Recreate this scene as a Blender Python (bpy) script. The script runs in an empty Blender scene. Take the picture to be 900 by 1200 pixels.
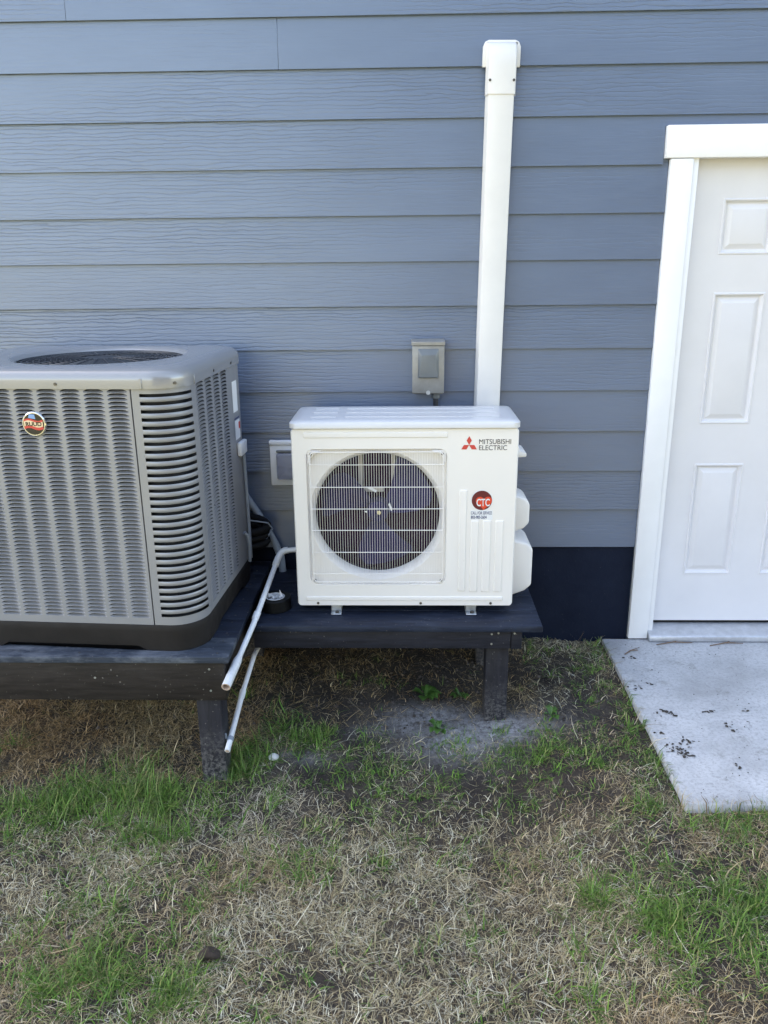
import bpy, bmesh, math, random
import numpy as np
from mathutils import Vector, Matrix
random.seed(7)
rng = np.random.default_rng(11)
scn = bpy.context.scene
col = scn.collection
R = math.radians

# ------------------------------------------------------------------ camera
cam_d = bpy.data.cameras.new('camera')
cam = bpy.data.objects.new('camera', cam_d)
col.objects.link(cam)
fw = Vector((-0.0262, 0.9543, -0.2977)).normalized()
rt = Vector((0.9997, 0.0244, -0.0096))
rt = (rt - fw * rt.dot(fw)).normalized()
up = rt.cross(fw)
M3 = Matrix((rt, up, -fw)).transposed()
cam.matrix_world = Matrix.Translation((0, -3.4174, 1.6898)) @ M3.to_4x4()
cam_d.sensor_fit = 'HORIZONTAL'
cam_d.sensor_width = 36.0
cam_d.lens = 930.0 / 900.0 * 36.0
cam_d.clip_start = 0.05
cam_d.clip_end = 1500
scn.camera = cam

# ------------------------------------------------------------------ light
SUN_EL, SUN_AZ = R(40), R(-62)          # behind the house, a little to the left: the yard is in open shade
w = bpy.data.worlds.new('World')
scn.world = w
w.use_nodes = True
nt = w.node_tree
bg = nt.nodes['Background']
sky = nt.nodes.new('ShaderNodeTexSky')
sky.sky_type = 'NISHITA'
sky.sun_disc = False
sky.sun_elevation = SUN_EL
sky.sun_rotation = SUN_AZ
sky.air_density = 1.0
sky.dust_density = 1.6
sky.ozone_density = 1.0
nt.links.new(sky.outputs[0], bg.inputs[0])
bg.inputs[1].default_value = 0.12
sl = bpy.data.lights.new('sun', 'SUN')
sl.energy = 4.0
sl.angle = R(0.5)
sl.color = (1.0, 0.93, 0.84)
sun = bpy.data.objects.new('sun', sl)
col.objects.link(sun)
to_sun = Vector((math.sin(SUN_AZ) * math.cos(SUN_EL), math.cos(SUN_AZ) * math.cos(SUN_EL), math.sin(SUN_EL)))
sun.rotation_euler = to_sun.to_track_quat('Z', 'Y').to_euler()
sun.location = to_sun * 50
scn.view_settings.view_transform = 'Standard'
scn.view_settings.look = 'None'
scn.view_settings.exposure = 2.92
scn.view_settings.gamma = 1.0
scn.view_settings.use_white_balance = True
scn.view_settings.white_balance_temperature = 7900
scn.view_settings.white_balance_tint = 13
scn.render.engine = 'CYCLES'
scn.cycles.max_bounces = 8
scn.cycles.use_denoising = True

# ------------------------------------------------------------------ materials
def lin(h):
    return tuple(((c / 255) / 12.92 if c / 255 <= 0.04045 else ((c / 255 + 0.055) / 1.055) ** 2.4) for c in h)

class Mat:
    def __init__(s, name, base, rough=0.5, metal=0.0, spec=0.5, coat=0.0):
        s.m = bpy.data.materials.new(name)
        s.m.use_nodes = True
        s.t = s.m.node_tree
        s.b = s.t.nodes['Principled BSDF']
        s.b.inputs['Base Color'].default_value = (*base, 1)
        s.b.inputs['Roughness'].default_value = rough
        s.b.inputs['Metallic'].default_value = metal
        s.b.inputs['Specular IOR Level'].default_value = spec
        s.b.inputs['Coat Weight'].default_value = coat
        s.base = base
        s._co = None
    def n(s, t, **kw):
        nd = s.t.nodes.new(t)
        for k, v in kw.items():
            if k in nd.inputs:
                nd.inputs[k].default_value = v
            else:
                setattr(nd, k, v)
        return nd
    def l(s, a, b):
        s.t.links.new(a, b)
    def coords(s, scale=(1, 1, 1), per_object=False):
        tc = s.n('ShaderNodeTexCoord')
        mp = s.n('ShaderNodeMapping')
        mp.inputs['Scale'].default_value = scale
        s.l(tc.outputs['Object'], mp.inputs[0])
        if per_object:
            oi = s.n('ShaderNodeObjectInfo')
            mu = s.n('ShaderNodeVectorMath', operation='SCALE')
            cb = s.n('ShaderNodeCombineXYZ')
            for i in range(3):
                s.l(oi.outputs['Random'], cb.inputs[i])
            s.l(cb.outputs[0], mu.inputs[0])
            mu.inputs['Scale'].default_value = 53.0
            s.l(mu.outputs[0], mp.inputs[1])
        return mp.outputs[0]
    def noise(s, co, scale, detail=4.0, rough=0.55, dist=0.0):
        nd = s.n('ShaderNodeTexNoise')
        nd.inputs['Scale'].default_value = scale
        nd.inputs['Detail'].default_value = detail
        nd.inputs['Roughness'].default_value = rough
        nd.inputs['Distortion'].default_value = dist
        s.l(co, nd.inputs['Vector'])
        return nd.outputs[0]
    def ramp(s, fac, stops):
        nd = s.n('ShaderNodeValToRGB')
        el = nd.color_ramp.elements
        while len(el) < len(stops):
            el.new(0.5)
        for e, (p, c) in zip(el, stops):
            e.position = p
            c = c if isinstance(c, (tuple, list)) else (c, c, c)
            e.color = (*c, 1)
        s.l(fac, nd.inputs[0])
        return nd.outputs[0]
    def mix(s, fac, a, b, mode='MIX'):
        nd = s.n('ShaderNodeMix', data_type='RGBA', blend_type=mode)
        for sock, v in ((nd.inputs[0], fac), (nd.inputs[6], a), (nd.inputs[7], b)):
            if isinstance(v, (int, float)):
                sock.default_value = v
            elif isinstance(v, (tuple, list)):
                sock.default_value = (*v, 1)
            else:
                s.l(v, sock)
        return nd.outputs[2]
    def bump(s, h, strength=0.3, dist=0.002, prev=None):
        nd = s.n('ShaderNodeBump')
        nd.inputs['Strength'].default_value = strength
        nd.inputs['Distance'].default_value = dist
        s.l(h, nd.inputs['Height'])
        if prev is not None:
            s.l(prev, nd.inputs['Normal'])
        s.l(nd.outputs[0], s.b.inputs['Normal'])
        return nd.outputs[0]
    def color(s, c):
        s.l(c, s.b.inputs['Base Color'])

def plain(name, rgb, rough=0.5, metal=0.0, spec=0.5, var=0.12, vscale=6.0, grain=0.15, gscale=250.0, coat=0.0, flat=False):
    """paint, plastic or metal with mottled wear and a fine surface grain"""
    m = Mat(name, rgb, rough, metal, spec, coat)
    co = m.coords()
    a = m.noise(co, vscale, 5.0, 0.6)
    lo = tuple(c * (1 - var) for c in rgb)
    hi = tuple(min(1, c * (1 + var * 0.7)) for c in rgb)
    m.color(m.ramp(a, [(0.3, lo), (0.7, hi)]))
    if flat:
        return m
    b = m.noise(co, gscale, 2.0)
    m.bump(b, grain, 0.0006)
    rr = m.ramp(m.noise(co, vscale * 2.3, 4.0), [(0.3, max(0.03, rough - 0.07)), (0.7, min(1, rough + 0.1))])
    m.l(rr, m.b.inputs['Roughness'])
    return m

def siding_material():
    m = Mat('siding_paint', (0.10, 0.13, 0.19), 0.36, 0, 1.0, 0.9)
    m.b.inputs['Coat Roughness'].default_value = 0.36
    co = m.coords((0.17, 1, 1.0), True)
    warp = m.noise(co, 2.6, 3.0, 0.6)
    wave = m.n('ShaderNodeTexWave', wave_type='BANDS', bands_direction='Z')
    wave.inputs['Scale'].default_value = 21.0
    wave.inputs['Distortion'].default_value = 7.5
    wave.inputs['Detail'].default_value = 4.0
    wave.inputs['Detail Scale'].default_value = 1.7
    wave.inputs['Detail Roughness'].default_value = 0.6
    m.l(co, wave.inputs['Vector'])
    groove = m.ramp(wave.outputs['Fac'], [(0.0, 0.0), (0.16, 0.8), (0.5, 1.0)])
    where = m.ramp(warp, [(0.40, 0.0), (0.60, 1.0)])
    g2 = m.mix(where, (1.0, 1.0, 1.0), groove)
    co2 = m.coords((0.05, 1, 1.0), True)
    fine = m.noise(co2, 170.0, 4.0, 0.65)
    oi = m.n('ShaderNodeObjectInfo')
    mr = m.n('ShaderNodeMapRange')
    mr.inputs['To Min'].default_value = 0.10
    mr.inputs['To Max'].default_value = 0.80
    m.l(oi.outputs['Random'], mr.inputs['Value'])
    b1 = m.n('ShaderNodeBump')
    b1.inputs['Distance'].default_value = 0.0028
    m.l(mr.outputs[0], b1.inputs['Strength'])
    m.l(g2, b1.inputs['Height'])
    m.bump(fine, 0.55, 0.0014, b1.outputs[0])
    blot = m.noise(m.coords((0.5, 1, 1.6)), 3.0, 5.0, 0.6)
    c = m.ramp(blot, [(0.3, (0.070, 0.112, 0.186)), (0.7, (0.090, 0.138, 0.222))])
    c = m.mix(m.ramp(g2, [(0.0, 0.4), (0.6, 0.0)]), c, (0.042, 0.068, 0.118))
    sc = m.ramp(m.noise(m.coords((1, 1, 1.4)), 23.0, 6.0, 0.75), [(0.66, 0.0), (0.78, 0.3)])
    c = m.mix(sc, c, (0.2, 0.23, 0.29))
    m.color(c)
    m.l(m.ramp(fine, [(0.3, 0.30), (0.7, 0.46)]), m.b.inputs['Roughness'])
    return m

def stained_wood(name, base, worn, worn_amt, along='X'):
    m = Mat(name, base, 0.55, 0, 0.28)
    sc = (0.12, 1, 1) if along == 'X' else (1, 1, 0.12)
    co = m.coords(sc, True)
    g = m.noise(co, 60.0, 6.0, 0.65, 0.6)
    c = m.ramp(g, [(0.3, tuple(x * 0.55 for x in base)), (0.7, tuple(x * 1.5 for x in base))])
    wn = m.noise(m.coords((0.5, 1, 1)), 9.0, 6.0, 0.7)
    c = m.mix(m.ramp(wn, [(0.5, 0.0), (0.75, worn_amt)]), c, worn)
    sp = m.noise(m.coords(), 90.0, 2.0, 0.6)
    c = m.mix(m.ramp(sp, [(0.69, 0.0), (0.74, 0.7)]), c, (0.24, 0.22, 0.2))
    m.color(c)
    if along == 'Z':                       # soil splash climbing from the foot of a post
        tcz = m.n('ShaderNodeTexCoord')
        sx = m.n('ShaderNodeSeparateXYZ')
        m.l(tcz.outputs['Object'], sx.inputs[0])
        mz = m.n('ShaderNodeMapRange')
        mz.inputs['From Min'].default_value = -0.12
        mz.inputs['From Max'].default_value = 0.10
        mz.inputs['To Min'].default_value = 1.0
        mz.inputs['To Max'].default_value = 0.0
        m.l(sx.outputs['Z'], mz.inputs['Value'])
        mm_ = m.n('ShaderNodeMath', operation='MULTIPLY')
        m.l(mz.outputs[0], mm_.inputs[0])
        m.l(m.ramp(m.noise(m.coords(), 70.0, 5.0, 0.75), [(0.44, 0.0), (0.62, 0.9)]), mm_.inputs[1])
        c = m.mix(mm_.outputs[0], c, (0.19, 0.18, 0.17))
        m.color(c)
    m.bump(g, 0.5, 0.0025)
    return m

M = {}
M['siding'] = siding_material()
M['foundation'] = plain('foundation_paint', (0.0055, 0.010, 0.024), 0.6, spec=0.12, var=0.3, vscale=9, grain=0.5, gscale=120)
M['trim'] = plain('white_trim_paint', (0.85, 0.85, 0.855), 0.4, var=0.03, grain=0.05, gscale=160)
M['door'] = plain('door_paint', (0.715, 0.705, 0.722), 0.38, var=0.03, grain=0.05, gscale=90)
M['rubber'] = plain('black_rubber', (0.007, 0.007, 0.008), 0.6, spec=0.2)
M['alu'] = plain('mill_aluminium', (0.55, 0.57, 0.6), 0.42, 0.7, var=0.15, vscale=30)
M['cabinet'] = plain('ivory_cabinet_paint', (0.82, 0.785, 0.745), 0.34, var=0.02, vscale=3, grain=0.05)
M['lid'] = plain('ivory_lid_paint', (0.66, 0.655, 0.65), 0.28, var=0.015, vscale=1.2, flat=True)
M['cover_white'] = plain('white_duct_plastic', (0.735, 0.72, 0.70), 0.36, var=0.05, vscale=5, grain=0.06)
M['pvc'] = plain('white_pvc', (0.74, 0.76, 0.78), 0.3, var=0.08, vscale=18, grain=0.04)
M['pvc_in'] = plain('pvc_bore', (0.55, 0.42, 0.33), 0.5)
M['grey_pvc'] = plain('grey_conduit', (0.25, 0.29, 0.34), 0.5, var=0.12)
M['panel'] = plain('condenser_grey_paint', (0.28, 0.284, 0.298), 0.34, 0.15, var=0.05, vscale=4, grain=0.08, gscale=320)
M['cap'] = plain('condenser_cap_paint', (0.315, 0.318, 0.325), 0.22, 0.25, var=0.015, vscale=1.2, flat=True)
M['base'] = plain('condenser_base_plastic', (0.021, 0.0185, 0.0175), 0.6, spec=0.2, var=0.16, vscale=10, grain=0.25)
M['coil'] = plain('dark_coil', (0.012, 0.012, 0.014), 0.6)
M['wire_dark'] = plain('dark_wire', (0.03, 0.033, 0.04), 0.4)
M['steel'] = plain('galvanised_steel', (0.52, 0.54, 0.55), 0.38, 0.8, var=0.2, vscale=40)
M['box_grey'] = plain('disconnect_box_paint', (0.28, 0.272, 0.25), 0.4, 0.2, var=0.14, vscale=22)
M['box_inset'] = plain('disconnect_inset_paint', (0.15, 0.165, 0.172), 0.36, 0.1, var=0.1)
M['screw'] = plain('screw_metal', (0.12, 0.11, 0.10), 0.4, 0.8)
M['fan'] = plain('fan_plastic', (0.022, 0.017, 0.075), 0.5, spec=0.2, var=0.35, vscale=7)
M['fan_dark'] = plain('fan_cavity', (0.032, 0.009, 0.034), 0.7, spec=0.1, var=0.4, vscale=9)  # dark purple carries the shade inside the fan opening
M['motor'] = plain('motor_plate', (0.5, 0.47, 0.44), 0.45, var=0.2)
M['red'] = plain('red_print', (0.62, 0.06, 0.05), 0.4, var=0.06)
M['heart'] = plain('red_heart_print', (0.75, 0.065, 0.03), 0.4, var=0.05)
M['maroon'] = plain('maroon_print', (0.14, 0.015, 0.02), 0.4)
M['print_black'] = plain('black_print', (0.045, 0.04, 0.04), 0.45)
M['print_navy'] = plain('navy_print', (0.03, 0.045, 0.14), 0.45)
M['paper'] = plain('white_label', (0.78, 0.79, 0.8), 0.45, var=0.04)
M['sky_print'] = plain('blue_print', (0.2, 0.36, 0.62), 0.35)
M['badge_black'] = plain('badge_black', (0.014, 0.014, 0.015), 0.25)
M['chrome'] = plain('badge_chrome', (0.75, 0.75, 0.76), 0.15, 0.9, var=0.04)
M['cream_print'] = plain('cream_print', (0.8, 0.6, 0.38), 0.4)
M['deck'] = stained_wood('navy_stained_deck', (0.014, 0.020, 0.036), (0.07, 0.088, 0.125), 0.4)
M['deck_front'] = stained_wood('weathered_stained_deck', (0.035, 0.045, 0.062), (0.20, 0.22, 0.25), 0.85)
M['fascia'] = stained_wood('brown_black_stained_fascia', (0.023, 0.0185, 0.0165), (0.05, 0.043, 0.038), 0.5)
M['fascia_navy'] = stained_wood('navy_stained_fascia', (0.017, 0.018, 0.026), (0.04, 0.04, 0.05), 0.4)
M['post'] = stained_wood('stained_post', (0.018, 0.018, 0.024), (0.05, 0.05, 0.058), 0.5, 'Z')
M['roof'] = plain('roof_shingle', (0.05, 0.05, 0.055), 0.9, var=0.3, vscale=20)
M['rock'] = plain('pale_stone', (0.55, 0.54, 0.52), 0.8, var=0.25, vscale=40, grain=0.6, gscale=90)
M['tape'] = plain('black_tape', (0.006, 0.0065, 0.007), 0.35, spec=0.2)
M['clod'] = plain('soil_clod', (0.045, 0.032, 0.024), 0.95, var=0.4, vscale=40, grain=1.0, gscale=90)
M['twig'] = plain('dry_twig', (0.2, 0.13, 0.085), 0.8, var=0.4, vscale=30)
M['leaf_dark'] = plain('dark_litter', (0.05, 0.042, 0.035), 0.85, var=0.4, vscale=60)
M['weed'] = plain('weed_leaf', (0.06, 0.14, 0.025), 0.5, var=0.35, vscale=30)

M['blocker_wall'] = plain('sky_blocker_siding', (0.065, 0.065, 0.07), 0.8, spec=0.1)  # finishes of the unseen house added to block sky light
M['blocker_trim'] = plain('sky_blocker_trim', (0.16, 0.16, 0.165), 0.7)
M['blocker_glass'] = plain('sky_blocker_glass', (0.02, 0.022, 0.025), 0.1)

def foundation_specks():
    m = Mat('foundation_coating', (0.006, 0.011, 0.026), 0.6, 0, 0.14)
    co = m.coords()
    c = m.ramp(m.noise(co, 5.0, 6.0, 0.65), [(0.3, (0.0045, 0.0085, 0.021)), (0.7, (0.009, 0.015, 0.032))])
    c = m.mix(m.ramp(m.noise(co, 75.0, 3.0, 0.7), [(0.68, 0.0), (0.76, 0.7)]), c, (0.10, 0.11, 0.13))
    c = m.mix(m.ramp(m.noise(co, 16.0, 6.0, 0.8), [(0.60, 0.0), (0.72, 0.4)]), c, (0.03, 0.035, 0.045))
    m.color(c)
    m.bump(m.noise(co, 40.0, 6.0, 0.7), 0.6, 0.003)
    return m
M['foundation'] = foundation_specks()

def clear_smoke():
    m = Mat('smoked_cover', (0.52, 0.53, 0.62), 0.2, 0, 0.5)
    m.b.inputs['Transmission Weight'].default_value = 0.6
    m.b.inputs['IOR'].default_value = 1.2
    return m
M['smoke'] = clear_smoke()

def concrete():
    m = Mat('concrete', (0.42, 0.43, 0.44), 0.85, 0, 0.3)
    co = m.coords()
    a = m.noise(co, 2.6, 8.0, 0.65)
    c = m.ramp(a, [(0.35, (0.36, 0.365, 0.37)), (0.5, (0.47, 0.48, 0.49)), (0.65, (0.56, 0.57, 0.58))])
    f = m.noise(co, 75.0, 5.0, 0.75)
    c = m.mix(m.ramp(f, [(0.36, 0.7), (0.52, 0.0)]), c, (0.30, 0.305, 0.31))
    s2 = m.noise(co, 9.0, 9.0, 0.8)
    c = m.mix(m.ramp(s2, [(0.56, 0.0), (0.66, 0.65)]), c, (0.22, 0.215, 0.2))
    sp = m.noise(co, 210.0, 1.0, 0.5)
    c = m.mix(m.ramp(sp, [(0.69, 0.0), (0.76, 0.6)]), c, (0.14, 0.13, 0.12))
    m.color(c)
    b = m.bump(f, 0.5, 0.003)
    m.bump(m.noise(co, 260.0, 2.0), 0.3, 0.001, b)
    return m
M['concrete'] = concrete()

def soil():
    m = Mat('soil', (0.05, 0.04, 0.032), 0.95, 0, 0.2)
    co = m.coords()
    a = m.noise(co, 7.0, 9.0, 0.7)
    c = m.ramp(a, [(0.3, (0.022, 0.018, 0.016)), (0.55, (0.05, 0.041, 0.034)), (0.75, (0.085, 0.07, 0.055))])
    at = m.n('ShaderNodeAttribute', attribute_name='ground_mask')
    sep = m.n('ShaderNodeSeparateColor')
    m.l(at.outputs['Color'], sep.inputs[0])
    br = m.noise(co, 34.0, 7.0, 0.75)
    # grey cement dust
    mu = m.n('ShaderNodeMath', operation='MULTIPLY')
    m.l(sep.outputs[0], mu.inputs[0])
    m.l(m.ramp(br, [(0.34, 0.15), (0.54, 1.0)]), mu.inputs[1])
    c = m.mix(mu.outputs[0], c, m.ramp(m.noise(co, 60.0, 6.0, 0.8), [(0.3, (0.17, 0.166, 0.164)), (0.62, (0.40, 0.398, 0.40))]))
    # flattened thatch between the standing blades
    co_t = m.coords((1.0, 0.35, 1.0))
    th = m.noise(co_t, 150.0, 6.0, 0.8, 1.5)
    th2 = m.noise(m.coords((0.35, 1.0, 1.0)), 140.0, 6.0, 0.8, 1.5)
    tc_ = m.mix(m.ramp(th, [(0.42, 0.0), (0.60, 1.0)]), (0.025, 0.019, 0.014), (0.15, 0.118, 0.08))
    tc_ = m.mix(m.ramp(th2, [(0.52, 0.0), (0.66, 0.8)]), tc_, (0.24, 0.205, 0.15))
    mt = m.n('ShaderNodeMath', operation='MULTIPLY')
    m.l(sep.outputs[2], mt.inputs[0])
    m.l(m.ramp(br, [(0.36, 0.0), (0.56, 1.0)]), mt.inputs[1])
    mt2 = m.n('ShaderNodeMath', operation='MULTIPLY')
    m.l(mt.outputs[0], mt2.inputs[0])
    mt2.inputs[1].default_value = 0.8
    c = m.mix(mt2.outputs[0], c, tc_)
    # lawn far away (beyond the modelled blades)
    c = m.mix(sep.outputs[1], c, m.ramp(br, [(0.35, (0.10, 0.13, 0.045)), (0.65, (0.24, 0.21, 0.13))]))
    m.color(c)
    b = m.bump(a, 0.6, 0.02)
    m.bump(m.noise(co, 120.0, 5.0, 0.7), 0.7, 0.004, b)
    return m
M['soil'] = soil()

def blade_mat(name, rough=0.6):
    m = Mat(name, (0.3, 0.25, 0.18), rough, 0, 0.25)
    at = m.n('ShaderNodeAttribute', attribute_name='tint')
    m.color(at.outputs['Color'])
    return m
M['blade'] = blade_mat('grass_blades')

# ------------------------------------------------------------------ mesh helpers
class MB:
    def __init__(s):
        s.v = []
        s.f = []
        s.mi = []
        s.cur = 0
    def add(s, vs, fs):
        o = len(s.v)
        s.v += [tuple(p) for p in vs]
        s.f += [tuple(i + o for i in f) for f in fs]
        s.mi += [s.cur] * len(fs)
        return s
    def box(s, x0, x1, y0, y1, z0, z1):
        vs = [(x0, y0, z0), (x1, y0, z0), (x1, y1, z0), (x0, y1, z0), (x0, y0, z1), (x1, y0, z1), (x1, y1, z1), (x0, y1, z1)]
        return s.add(vs, [(0, 3, 2, 1), (4, 5, 6, 7), (0, 1, 5, 4), (1, 2, 6, 5), (2, 3, 7, 6), (3, 0, 4, 7)])
    def prism_x(s, prof, x0, x1):
        """prof: list of (y,z) counter-clockwise seen from +x"""
        n = len(prof)
        vs = [(x0, y, z) for y, z in prof] + [(x1, y, z) for y, z in prof]
        fs = [(i, i + n, (i + 1) % n + n, (i + 1) % n)[::-1] for i in range(n)]
        fs += [tuple(range(n))[::-1], tuple(range(n, 2 * n))]
        return s.add(vs, fs)
    def prism_z(s, prof, z0, z1):
        n = len(prof)
        vs = [(x, y, z0) for x, y in prof] + [(x, y, z1) for x, y in prof]
        fs = [(i, (i + 1) % n, (i + 1) % n + n, i + n) for i in range(n)]
        fs += [tuple(range(n))[::-1], tuple(range(n, 2 * n))]
        return s.add(vs, fs)
    def prism_y(s, prof, y0, y1):
        """prof in (x,z), counter-clockwise seen from the front (-y); y0 is the front"""
        n = len(prof)
        vs = [(x, y0, z) for x, z in prof] + [(x, y1, z) for x, z in prof]
        fs = [(i, i + n, (i + 1) % n + n, (i + 1) % n) for i in range(n)]
        fs += [tuple(range(n)), tuple(range(n, 2 * n))[::-1]]
        return s.add(vs, fs)
    def loft(s, rings, close=True, cap0=False, cap1=False):
        n = len(rings[0])
        o = []
        for r_ in rings:
            o += list(r_)
        fs = []
        m = n if close else n - 1
        for k in range(len(rings) - 1):
            for i in range(m):
                j = (i + 1) % n
                fs.append((k * n + i, k * n + j, (k + 1) * n + j, (k + 1) * n + i))
        if cap0:
            fs.append(tuple(range(n))[::-1])
        if cap1:
            fs.append(tuple((len(rings) - 1) * n + i for i in range(n)))
        return s.add(o, fs)
    def tube(s, pts, r, n=10, caps=True):
        pts = [Vector(p) for p in pts]
        rr = r if isinstance(r, (list, tuple)) else [r] * len(pts)
        rings = []
        nrm = None
        for i, p in enumerate(pts):
            if i == 0:
                t = pts[1] - p
            elif i == len(pts) - 1:
                t = p - pts[i - 1]
            else:
                t = (pts[i + 1] - p).normalized() + (p - pts[i - 1]).normalized()
            t.normalize()
            if nrm is None:
                nrm = t.orthogonal().normalized()
            else:
                nrm = (nrm - t * nrm.dot(t))
                nrm = nrm.normalized() if nrm.length > 1e-6 else t.orthogonal().normalized()
            b = t.cross(nrm)
            rings.append([p + (nrm * math.cos(2 * math.pi * k / n) + b * math.sin(2 * math.pi * k / n)) * rr[i] for k in range(n)])
        return s.loft(rings, True, caps, caps)
    def disc(s, c, r, ax, n=24, ry=None):
        """flat disc facing -y or given axis plane: ax='y' lies in xz"""
        ry = ry or r
        vs = []
        for k in range(n):
            a = 2 * math.pi * k / n
            if ax == 'y':
                vs.append((c[0] + r * math.cos(a), c[1], c[2] + ry * math.sin(a)))
            else:
                vs.append((c[0] + r * math.cos(a), c[1] + ry * math.sin(a), c[2]))
        return s.add(vs, [tuple(range(n))])
    def build(s, name, mats, parent=None, smooth=True, bevel=0.0, seg=2, angle=38):
        me = bpy.data.meshes.new(name)
        me.from_pydata(s.v, [], s.f)
        mats = mats if isinstance(mats, (list, tuple)) else [mats]
        for m in mats:
            me.materials.append(M[m].m if isinstance(m, str) else m.m)
        me.polygons.foreach_set('material_index', s.mi)
        if bevel > 0:
            bm = bmesh.new()
            bm.from_mesh(me)
            ed = [e for e in bm.edges if len(e.link_faces) == 2 and e.calc_face_angle(0) > R(30)]
            bmesh.ops.bevel(bm, geom=ed, offset=bevel, segments=seg, profile=0.5, affect='EDGES', clamp_overlap=True)
            bm.to_mesh(me)
            bm.free()
        if smooth:
            me.polygons.foreach_set('use_smooth', [True] * len(me.polygons))
            me.set_sharp_from_angle(angle=R(angle))
        me.update()
        o = bpy.data.objects.new(name, me)
        col.objects.link(o)
        if parent is not None:
            o.parent = parent
        return o

def tag(o, label=None, cat=None, group=None, kind=None):
    for k, v in (('label', label), ('category', cat), ('group', group), ('kind', kind)):
        if v:
            o[k] = v
    return o

def thing(name, label, cat, loc=(0, 0, 0), rot=(0, 0, 0), group=None):
    o = bpy.data.objects.new(name, None)
    o.empty_display_size = 0.1
    col.objects.link(o)
    o.location = loc
    o.rotation_euler = rot
    return tag(o, label, cat, group)

def dup(o, loc, parent):
    c = o.copy()
    col.objects.link(c)
    c.parent = parent
    c.location = loc
    return c

def text(name, body, x, y, z, width, height, mat, parent, lean=0.0, thick=0.0002, bold=0.0):
    """lettering standing in the xz plane facing -y, lower-left corner at (x,y,z)"""
    cu = bpy.data.curves.new(name, 'FONT')
    cu.body = body
    cu.size = 1.0
    cu.extrude = 0.0
    cu.offset = bold
    cu.shear = lean
    ob = bpy.data.objects.new('tmp', cu)
    col.objects.link(ob)
    bpy.context.view_layer.update()
    dg = bpy.context.evaluated_depsgraph_get()
    me = bpy.data.meshes.new_from_object(ob.evaluated_get(dg))
    bpy.data.objects.remove(ob)
    n = len(me.vertices)
    co = np.empty(n * 3)
    me.vertices.foreach_get('co', co)
    co = co.reshape(-1, 3)
    lo, hi = co.min(0), co.max(0)
    out = np.empty_like(co)
    out[:, 0] = x + (co[:, 0] - lo[0]) / (hi[0] - lo[0]) * width
    out[:, 2] = z + (co[:, 1] - lo[1]) / (hi[1] - lo[1]) * height
    out[:, 1] = y
    me.vertices.foreach_set('co', out.ravel())
    me.name = name
    me.materials.clear()
    me.materials.append(M[mat].m)
    me.update()
    o = bpy.data.objects.new(name, me)
    col.objects.link(o)
    o.parent = parent
    return o

def rrect(x0, x1, y0, y1, r, n=6):
    """rounded rectangle outline, counter-clockwise in its own plane"""
    out = []
    for cx, cy, a0 in ((x1 - r, y0 + r, -90), (x1 - r, y1 - r, 0), (x0 + r, y1 - r, 90), (x0 + r, y0 + r, 180)):
        for k in range(n + 1):
            a = R(a0 + 90 * k / n)
            out.append((cx + r * math.cos(a), cy + r * math.sin(a)))
    return out

# ------------------------------------------------------------------ ground
def smooth(a, b, x):
    t = np.clip((x - a) / (b - a), 0, 1)
    return t * t * (3 - 2 * t)

_perm = rng.random((64, 64))
def vnoise(x, y, s):
    x = np.asarray(x) * s
    y = np.asarray(y) * s
    xi, yi = np.floor(x).astype(int), np.floor(y).astype(int)
    fx, fy = x - xi, y - yi
    fx = fx * fx * (3 - 2 * fx)
    fy = fy * fy * (3 - 2 * fy)
    g = lambda i, j: _perm[i % 64, j % 64]
    return (g(xi, yi) * (1 - fx) + g(xi + 1, yi) * fx) * (1 - fy) + (g(xi, yi + 1) * (1 - fx) + g(xi + 1, yi + 1) * fx) * fy

def ground_h(x, y):
    x = np.asarray(x, float)
    y = np.asarray(y, float)
    s = np.clip(-y, 0, 1.2)
    sl_ = 0.138 + (0.012 - 0.138) * smooth(0.3, 0.85, x)
    h = -0.014 - sl_ * s - 0.03 * np.clip(-y - 1.2, 0, 1.5)
    near = (np.abs(x) < 4) & (y > -4)
    h = h + np.where(near, (vnoise(x, y, 5.0) - 0.5) * 0.022 + (vnoise(x + 9, y, 17.0) - 0.5) * 0.012, 0)
    return h

# patches of the lawn, (x, y, radius_x, radius_y, weight)
GREEN = []      # filled below
DUST = [(0.377, -0.632, 0.194, 0.1, 1), (0.22, -0.687, 0.183, 0.107, 1), (0.018, -0.599, 0.138, 0.082, 0.6), (0.124, -0.546, 0.175, 0.074, 0.75), (0.495, -0.635, 0.127, 0.071, 0.8), (-0.12, -0.625, 0.103, 0.051, 0.4), (-0.36, -0.796, 0.079, 0.037, 0.4), (-0.446, -0.774, 0.053, 0.028, 0.5)]
BARE = [(0.70, -0.42, 0.22, 0.32, 0.8), (0.62, -0.18, 0.28, 0.14, 0.6), (0.709, -0.569, 0.166, 0.298, 0.95), (0.654, -0.296, 0.144, 0.275, 0.7), (-0.241, -0.862, 0.225, 0.097, 0.9), (-0.404, -0.842, 0.13, 0.089, 0.8), (0.156, -0.598, 0.404, 0.206, 0.95), (0.56, -1.007, 0.187, 0.048, 0.7), (0.269, -0.901, 0.124, 0.051, 0.5), (0.02, -0.261, 0.562, 0.185, 0.6), (0.724, -0.802, 0.09, 0.101, 0.7), (-0.446, -1.535, 0.051, 0.025, 0.3), (-0.597, -1.598, 0.035, 0.024, 0.9)]
def blobs(lst, x, y):
    o = np.zeros(np.shape(x))
    for bx, by, rx, ry, wt in lst:
        d = ((x - bx) / rx) ** 2 + ((y - by) / ry) ** 2
        o = np.maximum(o, wt * np.exp(-d * 0.9))
    return o

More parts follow.
